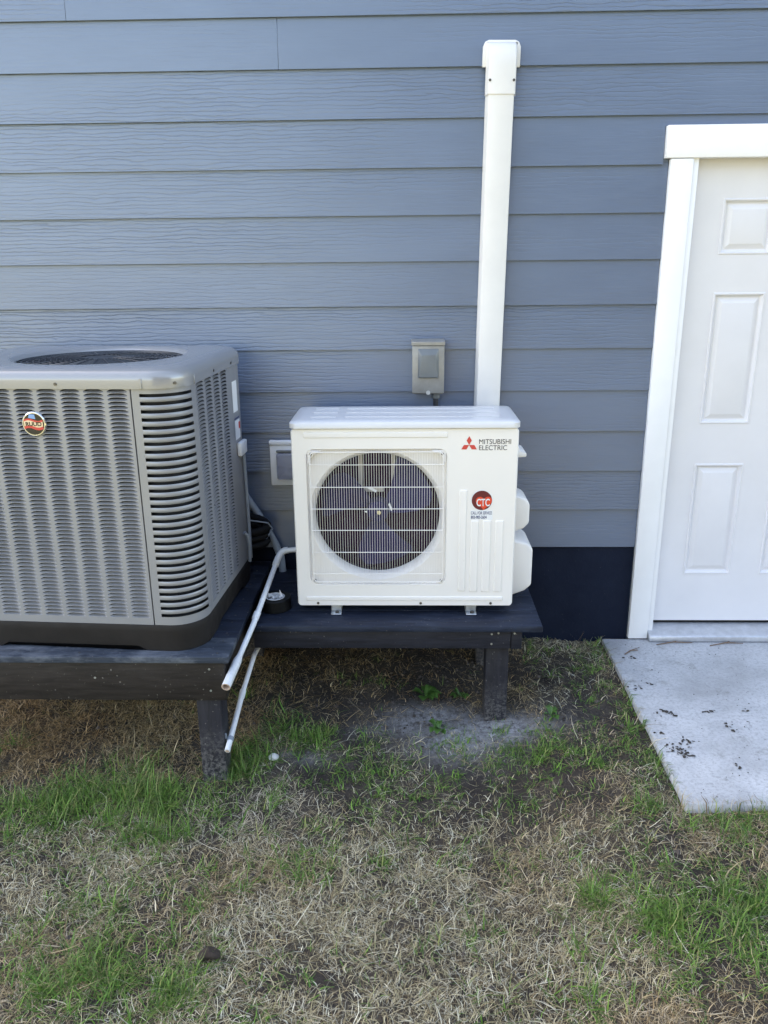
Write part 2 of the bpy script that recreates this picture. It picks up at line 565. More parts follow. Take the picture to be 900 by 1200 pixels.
def axis(lo, hi, step, far):
    fine = list(np.arange(lo, hi + 1e-6, step))
    return np.array([-x for x in far[::-1]] + fine + list(far)) if lo < 0 else None
gx = np.array([-600, -200, -70, -25, -10, -5] + list(np.arange(-3, 3.01, 0.025)) + [5, 10, 25, 70, 200, 600])
gy = np.array([-600, -200, -70, -25, -10, -5] + list(np.arange(-3.4, 0.21, 0.025)) + [2, 10, 25, 70, 200, 600])
X, Y = np.meshgrid(gx, gy)
Z = ground_h(X, Y)
nx, ny = len(gx), len(gy)
vs = np.stack([X.ravel(), Y.ravel(), Z.ravel()], 1)
idx = np.arange(nx * ny).reshape(ny, nx)
quads = np.stack([idx[:-1, :-1].ravel(), idx[:-1, 1:].ravel(), idx[1:, 1:].ravel(), idx[1:, :-1].ravel()], 1)

def np_mesh(name, verts, quads, mat, colors=None, attr='tint'):
    me = bpy.data.meshes.new(name)
    me.vertices.add(len(verts))
    me.vertices.foreach_set('co', np.ascontiguousarray(verts, dtype=np.float32).ravel())
    k = quads.shape[1]
    me.loops.add(quads.size)
    me.polygons.add(len(quads))
    me.loops.foreach_set('vertex_index', np.ascontiguousarray(quads, dtype=np.int32).ravel())
    me.polygons.foreach_set('loop_start', np.arange(0, quads.size, k, dtype=np.int32))
    me.update(calc_edges=True)
    if colors is not None:
        a = me.attributes.new(attr, 'FLOAT_COLOR', 'POINT')
        cc = np.ones((len(verts), 4), np.float32)
        cc[:, :3] = colors
        a.data.foreach_set('color', cc.ravel())
    me.materials.append(M[mat].m)
    me.polygons.foreach_set('use_smooth', np.ones(len(quads), bool))
    o = bpy.data.objects.new(name, me)
    col.objects.link(o)
    return o

mask = np.zeros((nx * ny, 3))
mask[:, 0] = np.clip(blobs(DUST, X, Y).ravel() * 1.1, 0, 1) * 0.95
mask[:, 2] = np.clip((1 - 1.05 * np.maximum(blobs(BARE, X, Y), blobs(DUST, X, Y))) * (0.25 + 0.9 * smooth(0.3, 0.65, vnoise(X + 3, Y + 5, 4.0) * 0.6 + vnoise(X, Y, 11.0) * 0.4)), 0, 1).ravel()
mask[:, 1] = np.clip(np.maximum(smooth(2.2, 2.9, np.abs(X)), smooth(2.5, 3.2, -Y)), 0, 1).ravel()
ground = np_mesh('ground', vs, quads, 'soil', mask, 'ground_mask')
tag(ground, 'dark sandy soil of the yard showing between the grass', None, None, 'structure')

# ------------------------------------------------------------------ concrete pad
pad = MB()
prof = [(0.918, -1.205), (2.30, -1.222), (2.30, -0.004), (0.925, -0.004)]
pad.prism_z(prof, -0.16, 0.0)
pad_o = pad.build('concrete_pavement', 'concrete', None, True, 0.008, 2)
tag(pad_o, 'pale concrete landing slab in front of the white door', None, None, 'structure')

# ------------------------------------------------------------------ house
house = thing('house', 'house wall of slate blue lap siding with a white six panel door', 'house')
C = 0.1778
LIP, TILT = 0.0105, 0.0625
ZB = 0.4556
def plank(k, x0, x1, zcut=None):
    z0 = ZB + k * C if zcut is None else zcut
    z1 = ZB + k * C + 0.21
    o_ = (z0 - (ZB + k * C)) * TILT
    y0 = o_
    y1 = 0.21 * TILT
    m = MB()
    m.prism_x([(y0, z0), (y0 + LIP, z0), (y1 + LIP, z1), (y1, z1)], x0, x1)
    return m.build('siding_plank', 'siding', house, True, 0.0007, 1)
DOOR_L, DOOR_R = 1.043, 2.090
def notched_plank(k):
    """the board cut round the head casing"""
    z0, z1 = ZB + k * C, ZB + k * C + 0.21
    m = MB()
    zc = 2.1955
    for xa, xb, za in ((XL, 1.0195, z0), (1.0195, 2.114, zc), (2.114, XR, z0)):
        ya = (za - z0) * TILT
        y1 = 0.21 * TILT
        m.prism_x([(ya, za), (ya + LIP, za), (y1 + LIP, z1), (y1, z1)], xa, xb)
    return m.build('siding_plank', 'siding', house, False)
XL, XR = -15.0, 6.5
for k in range(15):
    zt = ZB + (k + 1) * C
    if k == 11:
        plank(k, XL, -0.4838); plank(k, -0.4832, XR)
    elif k == 12:
        plank(k, XL, -1.2885); plank(k, -1.2879, XR)
    elif k >= 10:
        plank(k, XL, XR)
    elif k == 9:
        notched_plank(k)
    else:
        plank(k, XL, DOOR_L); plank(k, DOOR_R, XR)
up_ = MB()
for k in range(15, 31):
    z0 = ZB + k * C
    up_.prism_x([(0, z0), (LIP, z0), (0.21 * TILT + LIP, z0 + 0.21), (0.21 * TILT, z0 + 0.21)], XL, XR)
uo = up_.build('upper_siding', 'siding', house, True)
uo['kind'] = 'stuff'
ZT = ZB + 31 * C
core = MB()
core.box(XL, 1.13, 0.03, 8.0, -0.3, ZT)
core.box(2.0, XR, 0.03, 8.0, -0.3, ZT)
core.box(1.13, 2.0, 0.03, 8.0, 2.11, ZT)
core.box(1.13, 2.0, 0.16, 8.0, -0.3, 2.11)
core.build('wall_core', 'siding', house, False)
fd = MB()
fd.box(XL, DOOR_L, 0.014, 0.028, -0.3, 0.4545)
fd.box(DOOR_R, XR, 0.014, 0.028, -0.3, 0.4545)
fd.build('foundation', 'foundation', house, False)
rf = MB()
rf.prism_x([(-0.25, ZT + 0.0), (8.25, ZT + 0.0), (8.25, ZT + 0.12), (4.0, ZT + 2.0), (-0.25, ZT + 0.12)], XL - 0.3, XR + 0.3)
rf.build('roof', 'roof', house, False)
# door casing
def casing(name, x0, x1, y0, y1, z0, z1):
    return MB().box(x0, x1, y0, y1, z0, z1).build(name, 'trim', house, True, 0.0025, 2)
casing('door_casing', 1.0445, 1.1325, -0.018, 0.012, 0.006, 2.0745)
casing('door_casing', 2.0, 2.088, -0.018, 0.012, 0.006, 2.0745)
casing('head_casing', 1.0215, 2.112, -0.022, 0.012, 2.0765, 2.194)
casing('door_jamb', 1.1340, 1.1575, -0.006, 0.12, 0.012, 2.093)
casing('door_jamb', 1.975, 1.9985, -0.006, 0.12, 0.012, 2.093)
casing('head_jamb', 1.1590, 1.9735, -0.004, 0.12, 2.092, 2.108)
# slab with six panels
DY = 0.040
door = MB()
xs = [1.160, 1.286, 1.501, 1.630, 1.845, 1.972]
zs = [0.074, 0.308, 0.833, 1.012, 1.5645, 1.715, 1.931, 2.089]
for i in range(5):
    for j in range(7):
        if i in (1, 3) and j in (1, 3, 5):
            continue
        x0, x1, z0, z1 = xs[i], xs[i + 1], zs[j], zs[j + 1]
        door.add([(x0, DY, z0), (x1, DY, z0), (x1, DY, z1), (x0, DY, z1)], [(0, 1, 2, 3)])
door.box(xs[0], xs[-1], DY + 0.02, DY + 0.042, zs[0], zs[-1])
door.add([(xs[0], DY, zs[0]), (xs[0], DY + .02, zs[0]), (xs[0], DY + .02, zs[-1]), (xs[0], DY, zs[-1])], [(0, 1, 2, 3)])
door.add([(xs[-1], DY, zs[0]), (xs[-1], DY + .02, zs[0]), (xs[-1], DY + .02, zs[-1]), (xs[-1], DY, zs[-1])], [(3, 2, 1, 0)])
door.add([(xs[0], DY, zs[0]), (xs[-1], DY, zs[0]), (xs[-1], DY + .02, zs[0]), (xs[0], DY + .02, zs[0])], [(0, 3, 2, 1)])
slab = door.build('door', 'door', house, False)
for j in (1, 3, 5):
    for i in (1, 3):
        x0, x1, z0, z1 = xs[i], xs[i + 1], zs[j], zs[j + 1]
        m = MB()
        rings = []
        for ins, dy in ((0, 0), (0.003, -0.0035), (0.008, -0.0035), (0.012, 0.004), (0.017, 0.009), (0.022, 0.010), (0.040, 0.0015), (0.043, 0.0006)):
            rings.append([(x0 + ins, DY + dy, z0 + ins), (x1 - ins, DY + dy, z0 + ins), (x1 - ins, DY + dy, z1 - ins), (x0 + ins, DY + dy, z1 - ins)])
        m.loft(rings, True, False, True)
        m.build('door_panel', 'door', slab, True, angle=20)
MB().box(xs[0] + .001, xs[-1] - .001, DY + 0.006, DY + 0.03, 0.061, 0.0735).build('door_sweep', 'rubber', slab, False)
kn = MB()
kn.tube([(1.915, DY - .0005, 0.98), (1.915, DY - 0.03, 0.98), (1.915, DY - 0.045, 0.98), (1.915, DY - 0.062, 0.98), (1.915, DY - 0.068, 0.98)], [0.03, 0.012, 0.026, 0.026, 0.012], 16)
kn.build('door_knob', 'steel', slab)
th = MB()
th.prism_x([(-0.045, 0.003), (0.118, 0.003), (0.118, 0.059), (0.035, 0.059), (-0.03, 0.034), (-0.045, 0.028)], 1.1345, 1.9975)
th.build('door_threshold', 'alu', house, True, 0.002, 1)

# ------------------------------------------------------------------ unseen dark house added behind the camera to hold back sky light
sky_blocker = thing('sky_blocker_house', 'unseen dark grey house shape added behind the camera to block sky light', 'house', (7.5, -11.5, 0))
NW, ND, NH = 8.3, 9.0, 6.6
m = MB()
m.box(-NW, NW, -ND, 0, -0.4, NH)
m.build('wall', 'blocker_wall', sky_blocker, False)
m = MB()
m.prism_x([(0.5, NH + 0.01), (0.5, NH + 0.15), (-ND / 2, NH + 3.2), (-ND - 0.5, NH + 0.15), (-ND - 0.5, NH + 0.01)], -NW - 0.4, NW + 0.4)
m.build('roof', 'roof', sky_blocker, False)
for wx in (-6.3, -3.0, 3.0, 6.3):
    for wz in (0.9, 4.0):
        f = MB()
        f.box(wx - 0.60, wx + 0.60, 0.002, 0.06, wz, wz + 1.6)
        f.build('blocker_window', 'blocker_trim', sky_blocker, True, 0.01, 1)
        MB().box(wx - 0.52, wx + 0.52, 0.061, 0.068, wz + 0.08, wz + 1.52).build('blocker_window', 'blocker_glass', sky_blocker, False)
MB().box(-0.5, 0.5, 0.002, 0.06, 0.0, 2.1).build('door', 'blocker_trim', sky_blocker, True, 0.01, 1)

# ------------------------------------------------------------------ line set cover
lc = thing('line_cover', 'tall white plastic duct running up the siding behind the ivory unit', 'duct', (0.353, 0, 1.098), (0, R(0.75), 0))
def duct_prof(hw, d, r, back=-0.001):
    return [(-hw, back), (-hw + 0.006, -d + r), (-hw + 0.006 + r * 0.35, -d + r * 0.3), (-hw + 0.006 + r, -d), (hw - 0.006 - r, -d), (hw - 0.006 - r * 0.35, -d + r * 0.3), (hw - 0.006, -d + r), (hw, back)]
m = MB()
m.prism_z(duct_prof(0.055, 0.062, 0.005), -0.45, 1.226)
m.build('duct_cover', 'cover_white', lc, True, 0.0, angle=25)
m = MB()
rings = []
for z, d in ((1.205, 0.0655), (1.30, 0.0655), (1.335, 0.063), (1.362, 0.055), (1.380, 0.041), (1.389, 0.022)):
    rings.append([(x, y, z) for x, y in duct_prof(0.0585, d, min(0.006, d * 0.3), -0.019)])
m.loft(rings, True, True, True)
m.build('end_cap', 'cover_white', lc, True)
m = MB()
pr = [(-0.0715, 1.305), (0.0715, 1.305), (0.0715, 1.375), (0.064, 1.392), (0.05, 1.398), (-0.05, 1.398), (-0.064, 1.392), (-0.0715, 1.375)]
m.prism_y(pr, -0.019, -0.001)
m.build('wall_flange', 'cover_white', lc, True, 0.004, 2)
for x in (-0.045, 0.045):
    MB().tube([(x, -0.0659, 1.252), (x, -0.0672, 1.252)], 0.005, 10).build('screw', 'screw', lc)

# ------------------------------------------------------------------ disconnect box
db = thing('disconnect_box', 'small grey metal electrical box on siding with raised inset cover', 'electrical box', (0.0985, 0, 1.168))
m = MB().box(-0.064, 0.064, -0.082, -0.001, 0.0, 0.205)
m.build('box_body', 'box_grey', db, True, 0.004, 2)
m = MB().box(-0.0665, 0.0665, -0.0905, -0.0835, 0.004, 0.2005)
m.build('box_cover', 'box_grey', db, True, 0.003, 2)
m = MB().prism_x([(-0.096, 0.2015), (-0.001, 0.2065), (-0.001, 0.222), (-0.070, 0.222), (-0.096, 0.2165)], -0.069, 0.069)
m.build('box_hood', 'box_grey', db, True, 0.002, 1)
m = MB()
a = [(-0.043, -0.0908, 0.068), (0.043, -0.0908, 0.068), (0.043, -0.0908, 0.188), (-0.043, -0.0908, 0.188)]
b = [(-0.039, -0.106, 0.072), (0.039, -0.106, 0.072), (0.029, -0.106, 0.164), (-0.029, -0.106, 0.164)]
m.loft([a, b], True, False, True)
m.build('raised_inset', 'box_inset', db, True, 0.003, 2)
MB().tube([(0, -0.0907, 0.008), (0, -0.099, 0.008)], 0.009, 12).build('latch_tab', 'steel', db)
MB().tube([(0.034, -0.045, -0.0005), (0.034, -0.045, -0.022), (0.034, -0.045, -0.024)], [0.019, 0.019, 0.013], 14).build('conduit_fitting', 'box_inset', db)
MB().tube([(0.034, -0.045, -0.0245), (0.034, -0.045, -0.12), (0.05, -0.05, -0.25)], 0.0115, 12).build('conduit', 'wire_dark', db)

# ------------------------------------------------------------------ outlet box
ob_ = thing('outlet_box', 'white mounting block with smoky outlet cover partly hidden by the ivory unit', 'outlet', (-0.503, 0, 0.756))
m = MB()
m.box(-0.089, 0.089, -0.026, -0.001, 0, 0.183)
m.build('mounting_block', 'trim', ob_, True, 0.004, 2)
m = MB().box(-0.0905, 0.0905, -0.031, -0.001, 0.1845, 0.2025)
m.build('drip_ledge', 'trim', ob_, True, 0.003, 2)
m = MB().prism_y(rrect(-0.058, 0.058, 0.034, 0.150, 0.010), -0.060, -0.0275)
m.build('bubble_cover', 'smoke', ob_, True, 0.008, 2)
MB().box(-0.03, 0.03, -0.033, -0.0265, 0.045, 0.145).build('receptacle', 'paper', ob_, True, 0.003, 1)
MB().box(-0.060, 0.060, -0.040, -0.0272, 0.1515, 0.162).build('cover_hinge', 'box_inset', ob_, True, 0.003, 1)

# ------------------------------------------------------------------ wooden platform (left) and bench (middle)
PZ = 0.390
pf = thing('wooden_platform', 'dark stained wooden platform carrying the grey louvred condenser', 'platform')
PX0, PX1 = -1.80, -0.616
for i in range(6):
    y0 = -0.9455 + i * 0.1575
    MB().box(PX0, PX1, y0, y0 + 0.1545, PZ - 0.025, PZ).build('deck_board', 'deck_front' if i == 0 else 'deck', pf, True, 0.003, 2)
MB().box(PX0 + 0.02, PX1 - 0.020, -0.930, -0.892, 0.210, PZ - 0.0275).build('front_fascia', 'fascia', pf, True, 0.003, 2)
MB().box(PX0 + 0.02, PX1 - 0.014, -0.04, -0.006, 0.210, PZ - 0.0275).build('rear_fascia', 'fascia', pf, True, 0.003, 2)
MB().box(PX1 - 0.055, PX1 - 0.018, -0.8905, -0.0415, 0.215, PZ - 0.0275).build('side_fascia', 'fascia', pf, True, 0.003, 2)
MB().box(PX0 + 0.02, PX0 + 0.057, -0.8905, -0.0415, 0.215, PZ - 0.0275).build('side_fascia', 'fascia', pf, True, 0.003, 2)
def post(name, x0, y0, parent, ztop, mat='post', s=0.089):
    zb = float(ground_h(x0 + .045, y0 + .045)) - 0.25
    return MB().box(x0, x0 + s, y0, y0 + s, zb, ztop).build(name, mat, parent, True, 0.004, 2)
for xx, zz in ((-0.69, 0.335), (-0.69, 0.25), (-1.10, 0.30)):
    MB().tube([(xx, -0.9302, zz), (xx, -0.9314, zz)], 0.0042, 8).build('screw', 'steel', pf)
for bi in range(6):
    for xx in (-0.66, -1.15):
        for dy in (0.03, 0.125):
            yy = -0.9455 + bi * 0.1575 + dy
            MB().tube([(xx, yy, PZ + 0.0002), (xx, yy, PZ + 0.0010)], 0.004, 8).build('screw', 'screw', pf)
post('leg', -0.750, -0.917, pf, 0.209)
post('leg', -0.742, -0.135, pf, 0.209)
post('leg', -1.77, -0.917, pf, 0.209)
post('leg', -1.77, -0.135, pf, 0.209)

BZ = 0.360
bn = thing('wooden_bench', 'low navy stained wooden bench under the ivory fan unit', 'bench')
for i in range(4):
    y0 = -0.6335 + i * 0.151
    MB().box(-0.602, 0.528, y0, y0 + 0.148, BZ - 0.025, BZ).build('deck_board', 'deck', bn, True, 0.003, 2)
MB().box(-0.592, 0.410, -0.612, -0.574, 0.255, BZ - 0.0275).build('front_fascia', 'fascia_navy', bn, True, 0.003, 2)
MB().box(0.4125, 0.455, -0.606, -0.05, 0.250, BZ - 0.0275).build('side_fascia', 'fascia_navy', bn, True, 0.003, 2)
MB().box(-0.590, -0.552, -0.572, -0.05, 0.250, BZ - 0.0275).build('side_fascia', 'fascia_navy', bn, True, 0.003, 2)
MB().box(-0.550, 0.410, -0.088, -0.05, 0.250, BZ - 0.0275).build('rear_fascia', 'fascia_navy', bn, True, 0.003, 2)
for xx, zz in ((0.336, 0.318), (0.362, 0.322), (0.336, 0.276), (0.425, 0.318)):
    yq = -0.6122 if xx < 0.41 else -0.6062
    MB().tube([(xx, yq, zz), (xx, yq - 0.0012, zz)], 0.0042, 8).build('screw', 'steel', bn)
post('leg', 0.3215, -0.5725, bn, BZ - 0.0275)
post('leg', 0.3215, -0.177, bn, BZ - 0.0275)

# ------------------------------------------------------------------ heat pump (ivory fan unit)
HP = (0, -0.52, BZ)
hp = thing('heat_pump', 'ivory outdoor fan unit with wire grille and red sticker on the bench', 'heat pump', HP)
def z_(z):
    return z - BZ
x0, x1 = -0.4215, 0.4195
zb, zt = z_(0.398), z_(1.108)
D = 0.33
gx0, gx1, gz0, gz1 = -0.372, 0.160, z_(0.485), z_(1.033)
# front panel with a rounded opening, sides and back
m = MB()
nn = 8
outer = rrect(x0, x1, zb, zt, 0.010, nn)
hole = rrect(gx0, gx1, gz0, gz1, 0.030, nn)
fr = [(x, 0, z) for x, z in outer]
ho = [(x, 0, z) for x, z in hole]
m.loft([ho, fr], True)
dish = [(x, 0.004, z) for x, z in rrect(gx0 + 0.003, gx1 - 0.003, gz0 + 0.003, gz1 - 0.003, 0.028, nn)]
m.loft([dish, ho], True)
so = [(x, 0.006, z) for x, z in rrect(x0 - 0.004, x1 + 0.004, zb, zt, 0.012, nn)]
bk = [(x, D, z) for x, z in rrect(x0 - 0.004, x1 + 0.004, zb, zt, 0.012, nn)]
m.loft([fr, so, bk], True, False, True)
# inner recessed bell: dish rectangle to circle, then the throat
CX, CZ = -0.1065, z_(0.762)
def circ(r, y, n, c=(CX, CZ)):
    out = []
    for k in range(n):
        a = math.atan2(dish[k][2] - c[1], dish[k][0] - c[0])
        out.append((c[0] + r * math.cos(a), y, c[1] + r * math.sin(a)))
    return out
n_ = len(dish)
# subdivide the dish outline so the circle is round
def subdiv(pts, k):
    out = []
    for i in range(len(pts)):
        a, b = Vector(pts[i]), Vector(pts[(i + 1) % len(pts)])
        L = (b - a).length
        q = k if L > 0.1 else 1
        for t in range(q):
            out.append(tuple(a.lerp(b, t / q)))
    return out
dish_s = subdiv(dish, 14)
dish = dish_s
n_ = len(dish)
back_rect = [(x, 0.030, z) for x, _, z in dish]
m.build('cabinet', 'cabinet', hp, True, angle=30)
m = MB()
m.loft([circ(0.2425, 0.072, n_), circ(0.243, 0.060, n_), circ(0.247, 0.043, n_), circ(0.254, 0.031, n_), circ(0.260, 0.0245, n_), circ(0.2625, 0.0225, n_), [(CX + (x - CX) * 0.992, 0.022, CZ + (z - CZ) * 0.992) for x, _, z in dish], [(x, 0.018, z) for x, _, z in dish], dish], True)
m.build('fan_shroud', 'cabinet', hp, True, angle=35)
m = MB()
m.cur = 0
m.disc((CX, 0.21, CZ), 0.29, 'y', 40)
m.loft([circ(0.29, 0.21, n_), circ(0.29, 0.075, n_), circ(0.2426, 0.0725, n_)], True)
m.build('fan_cavity', 'fan_dark', hp, False)  # shade of the cream throat painted in as a dark lining
# motor support inside
for xx in (-0.175, -0.045):
    MB().box(xx - 0.009, xx + 0.009, 0.150, 0.165, z_(0.822), z_(0.990)).build('motor_support', 'motor', hp, True, 0.002, 1)
MB().box(-0.167, -0.083, 0.135, 0.149, z_(0.828), z_(0.846)).build('motor_support', 'motor', hp, True, 0.002, 1)
# fan: hub and three blades
fan = MB().tube([(CX, 0.075, CZ), (CX, 0.08, CZ), (CX, 0.14, CZ)], [0.034, 0.042, 0.046], 22).build('fan', 'fan', hp)
for kb in range(3):
    b = MB()
    rings = []
    for r_, a0, a1, tw in ((0.044, -34, 22, 0.030), (0.10, -32, 30, 0.034), (0.16, -28, 36, 0.036), (0.205, -22, 40, 0.034), (0.226, -12, 38, 0.030)):
        ring = []
        for q in range(9):
            t = q / 8
            a = R(a0 + (a1 - a0) * t + 120 * kb + 150)
            ring.append((CX + r_ * math.cos(a), 0.105 + tw * (t - 0.5) * 1.6 + 0.012 * math.sin(t * math.pi), CZ + r_ * math.sin(a)))
        rings.append(ring)
    b.loft(rings, False)
    b.build('fan_blade', 'fan', fan, True, angle=60)
MB().tube([(CX + 0.005, 0.0748, CZ), (CX + 0.005, 0.068, CZ)], 0.0085, 12).build('shaft_nut', 'chrome', fan)
m = MB()
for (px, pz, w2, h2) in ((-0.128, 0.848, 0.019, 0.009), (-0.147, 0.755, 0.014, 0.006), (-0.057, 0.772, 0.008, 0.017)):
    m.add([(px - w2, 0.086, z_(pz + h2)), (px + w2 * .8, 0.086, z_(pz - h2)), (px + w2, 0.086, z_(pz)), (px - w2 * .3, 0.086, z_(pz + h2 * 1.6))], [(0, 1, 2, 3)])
m.build('pale_sliver', 'paper', fan, False)  # three small pale slivers over the fan
# wire guard
gd = MB()
gd.tube([(x, -0.0045, z) for x, z in subdiv([(p[0], p[1]) + (0,) for p in rrect(gx0 + 0.014, gx1 - 0.014, gz0 + 0.014, gz1 - 0.012, 0.02, 5)], 1) and [(p[0], p[1]) for p in rrect(gx0 + 0.014, gx1 - 0.014, gz0 + 0.014, gz1 - 0.012, 0.02, 5)] + [(gx1 - 0.034, gz0 + 0.014)]], 0.0022, 6, False)
guard = gd.build('fan_grille', 'cabinet', hp)
wx0, wx1 = gx0 + 0.018, gx1 - 0.018
vw = MB().tube([(0, 0, gz0 + 0.004), (0, -0.004, gz0 + 0.012), (0, -0.004, gz1 - 0.012), (0, 0, gz1 - 0.003)], 0.0007, 5, False).build('grille_wire', 'cabinet', guard)
NV = 53
for i in range(NV):
    xx = wx0 + (wx1 - wx0) * i / (NV - 1)
    if i == 0:
        vw.location = (xx, 0, 0)
    else:
        dup(vw, (xx, 0, 0), guard)
hw = MB().tube([(gx0 + 0.012, -0.0062, 0), (gx1 - 0.012, -0.0062, 0)], 0.0017, 6).build('cross_wire', 'cabinet', guard)
for i, zz in enumerate((0.973, 0.886, 0.800, 0.714, 0.624, 0.534)):
    if i == 0:
        hw.location = (0, 0, z_(zz))
    else:
        dup(hw, (0, 0, z_(zz)), guard)
for cxs, czs, sx, sz in ((gx0, gz1, 1, -1), (gx1, gz1, -1, -1), (gx0, gz0, 1, 1), (gx1, gz0, -1, 1)):
    c = MB()
    s_ = 0.062 if sz < 0 else 0.034
    tri = [(cxs + sx * 0.006, czs + sz * 0.006), (cxs + sx * s_, czs + sz * 0.006), (cxs + sx * s_ * 0.5, czs + sz * (0.006 + s_ * .28)), (cxs + sx * (.006 + s_ * .28), czs + sz * s_ * 0.5), (cxs + sx * 0.006, czs + sz * s_)]
    if sx * sz < 0:
        tri = tri[::-1]
    c.prism_y(tri, 0.001, 0.0085)
    g_ = c.build('grille_bracket', 'cabinet', hp, True, 0.002, 1)
    MB().tube([(cxs + sx * 0.019, 0.0005, czs + sz * 0.02), (cxs + sx * 0.019, -0.0025, czs + sz * 0.02)], 0.0052, 10).build('screw', 'screw', g_)
# pressed relief on the front panel
def pressed(xa, xb, za, zb_, name='pressed_rib', h=0.0035):
    mm = MB()
    rings = []
    for ins, dy in ((0, 0.0004), (0.0025, -h), (0.005, -h - 0.0004)):
        rings.append([(x, dy, z) for x, z in rrect(xa + ins, xb - ins, za + ins, zb_ - ins, 0.0035, 3)])
    mm.loft(rings, True, False, True)
    return mm.build(name, 'cabinet', hp, True, angle=25)
pressed(0.207, 0.236, z_(0.459), z_(0.873))
pressed(0.253, 0.283, z_(0.456), z_(0.752))
pressed(0.299, 0.331, z_(0.456), z_(0.752))
pressed(0.347, 0.378, z_(0.456), z_(0.752))
pressed(-0.378, 0.161, z_(1.0745), z_(1.0965), 'pressed_band', 0.003)
pressed(-0.392, 0.385, z_(0.417), z_(0.437), 'pressed_band', 0.003)
for xx in (-0.345, 0.062, 0.338):
    MB().tube([(xx, 0.0005, z_(0.4075)), (xx, -0.0025, z_(0.4075))], 0.005, 10).build('screw', 'screw', hp)
# lid
lid = MB()
rings = []
for ins, z in ((0.0, 1.1095), (-0.003, 1.112), (-0.003, 1.130), (0.004, 1.136), (0.040, 1.1385)):
    rings.append([(x, y, z_(z)) for x, y in rrect(x0 - 0.006 + ins, x1 + 0.006 - ins, -0.006 + ins, D + 0.004 - ins, 0.028, 5)])
lid.loft(rings, True, True, True)
lido = lid.build('top_cover', 'lid', hp, True, angle=50)
for ya in (0.075, 0.165, 0.25):
    for xa, xb in ((-0.36, -0.26), (-0.23, 0.36)):
        MB().prism_z(rrect(xa, xb, ya, ya + 0.035, 0.012, 4), z_(1.1384), z_(1.1415)).build('lid_rib', 'lid', lido, True, 0.0012, 1)
# feet
for xx in (-0.274, 0.262):
    f = MB()
    f.box(xx - 0.021, xx + 0.021, -0.012, 0.345, 0.0005, 0.006)
    f.box(xx - 0.021, xx + 0.021, 0.016, 0.330, 0.0062, 0.0375)
    fo = f.build('mounting_foot', 'steel', hp, True, 0.002, 1)
    MB().tube([(xx + 0.004, -0.001, 0.0062), (xx + 0.004, -0.001, 0.013)], 0.008, 6).build('bolt', 'screw', fo)
# right side: handle, service covers
m = MB().box(x1 + 0.0045, x1 + 0.018, 0.13, 0.30, z_(0.80), z_(0.955))
m.build('side_panel', 'cabinet', hp, True, 0.005, 2)
m = MB().prism_y([(x1 + 0.0045, z_(0.965)), (x1 + 0.055, z_(0.968)), (x1 + 0.055, z_(0.984)), (x1 + 0.030, z_(0.992)), (x1 + 0.020, z_(1.02)), (x1 + 0.0045, z_(1.02))], 0.13, 0.27)
m.build('carry_handle', 'cabinet', hp, True, 0.005, 2)
def svc(zl, zh, w0, y0, y1, drop):
    mm = MB().prism_y([(x1 + 0.0045, zl - drop), (x1 + w0 * 0.72, zl + 0.004), (x1 + w0, zl + 0.028), (x1 + w0, zh - 0.022), (x1 + w0 * 0.8, zh), (x1 + 0.0045, zh + 0.02)], y0, y1)
    return mm.build('service_cover', 'cabinet', hp, True, 0.010, 3)
svc(z_(0.665), z_(0.795), 0.079, 0.14, 0.29, 0.012)
svc(z_(0.405), z_(0.612), 0.096, 0.12, 0.32, 0.022)
# maker's mark and lettering
LY = -0.0009
lg = MB()
def rhomb(cx, cz, ang, L=0.0305, W=0.0176):
    a = R(ang)
    ux, uz = math.cos(a), math.sin(a)
    # a rhombus with one tip at the centre point
    p = []
    for d, s_ in ((0, 0), (L / 2, -W / 2 * 1.0), (L, 0), (L / 2, W / 2)):
        p.append((cx + ux * d - uz * s_, LY, cz + uz * d + ux * s_))
    return p
lcx, lcz = 0.2395, z_(1.0465)
for a in (90, 210, 330):
    lg.add(rhomb(lcx, lcz + 0.0, a, 0.0335, 0.0193), [(0, 1, 2, 3)])
lg.build('maker_logo', 'red', hp, False)
text('maker_lettering', 'MITSUBISHI', 0.2765, LY, z_(1.0497), 0.118, 0.0185, 'print_black', hp)
text('maker_lettering', 'ELECTRIC', 0.2765, LY, z_(1.0265), 0.104, 0.0185, 'print_black', hp)
# service sticker
stx, stz = 0.2925, z_(0.8315)
sk = MB().disc((stx, -0.0006, stz), 0.0415, 'y', 40).build('service_sticker', 'paper', hp, False)
MB().disc((stx, -0.0011, stz), 0.0385, 'y', 40).build('sticker_disc', 'maroon', sk, False)
hm = MB()
pts = []
for k in range(40):
    t = 2 * math.pi * k / 40
    hx = 16 * math.sin(t) ** 3
    hz = 13 * math.cos(t) - 5 * math.cos(2 * t) - 2 * math.cos(3 * t) - math.cos(4 * t)
    x_, z2 = stx + 0.008 + hx * 0.00195, stz - 0.008 + hz * 0.0019
    dx, dz = x_ - stx, z2 - stz
    L = math.hypot(dx, dz)
    if L > 0.038:
        dx, dz = dx * 0.038 / L, dz * 0.038 / L
    pts.append((stx + dx, -0.0016, stz + dz))
ctr = (stx + 0.004, -0.0016, stz - 0.012)
hm.add([ctr] + pts, [(0, k + 1, (k + 1) % 40 + 1) for k in range(40)])
hm.build('sticker_heart', 'heart', sk, False)
text('sticker_lettering', 'CTC', stx - 0.020, -0.0021, stz - 0.023, 0.050, 0.030, 'paper', sk, bold=0.02)
MB().add([(0.2505, -0.0007, z_(0.7545)), (0.335, -0.0007, z_(0.7545)), (0.335, -0.0007, z_(0.7915)), (0.2505, -0.0007, z_(0.7915))], [(0, 1, 2, 3)]).build('phone_label', 'paper', sk, False)
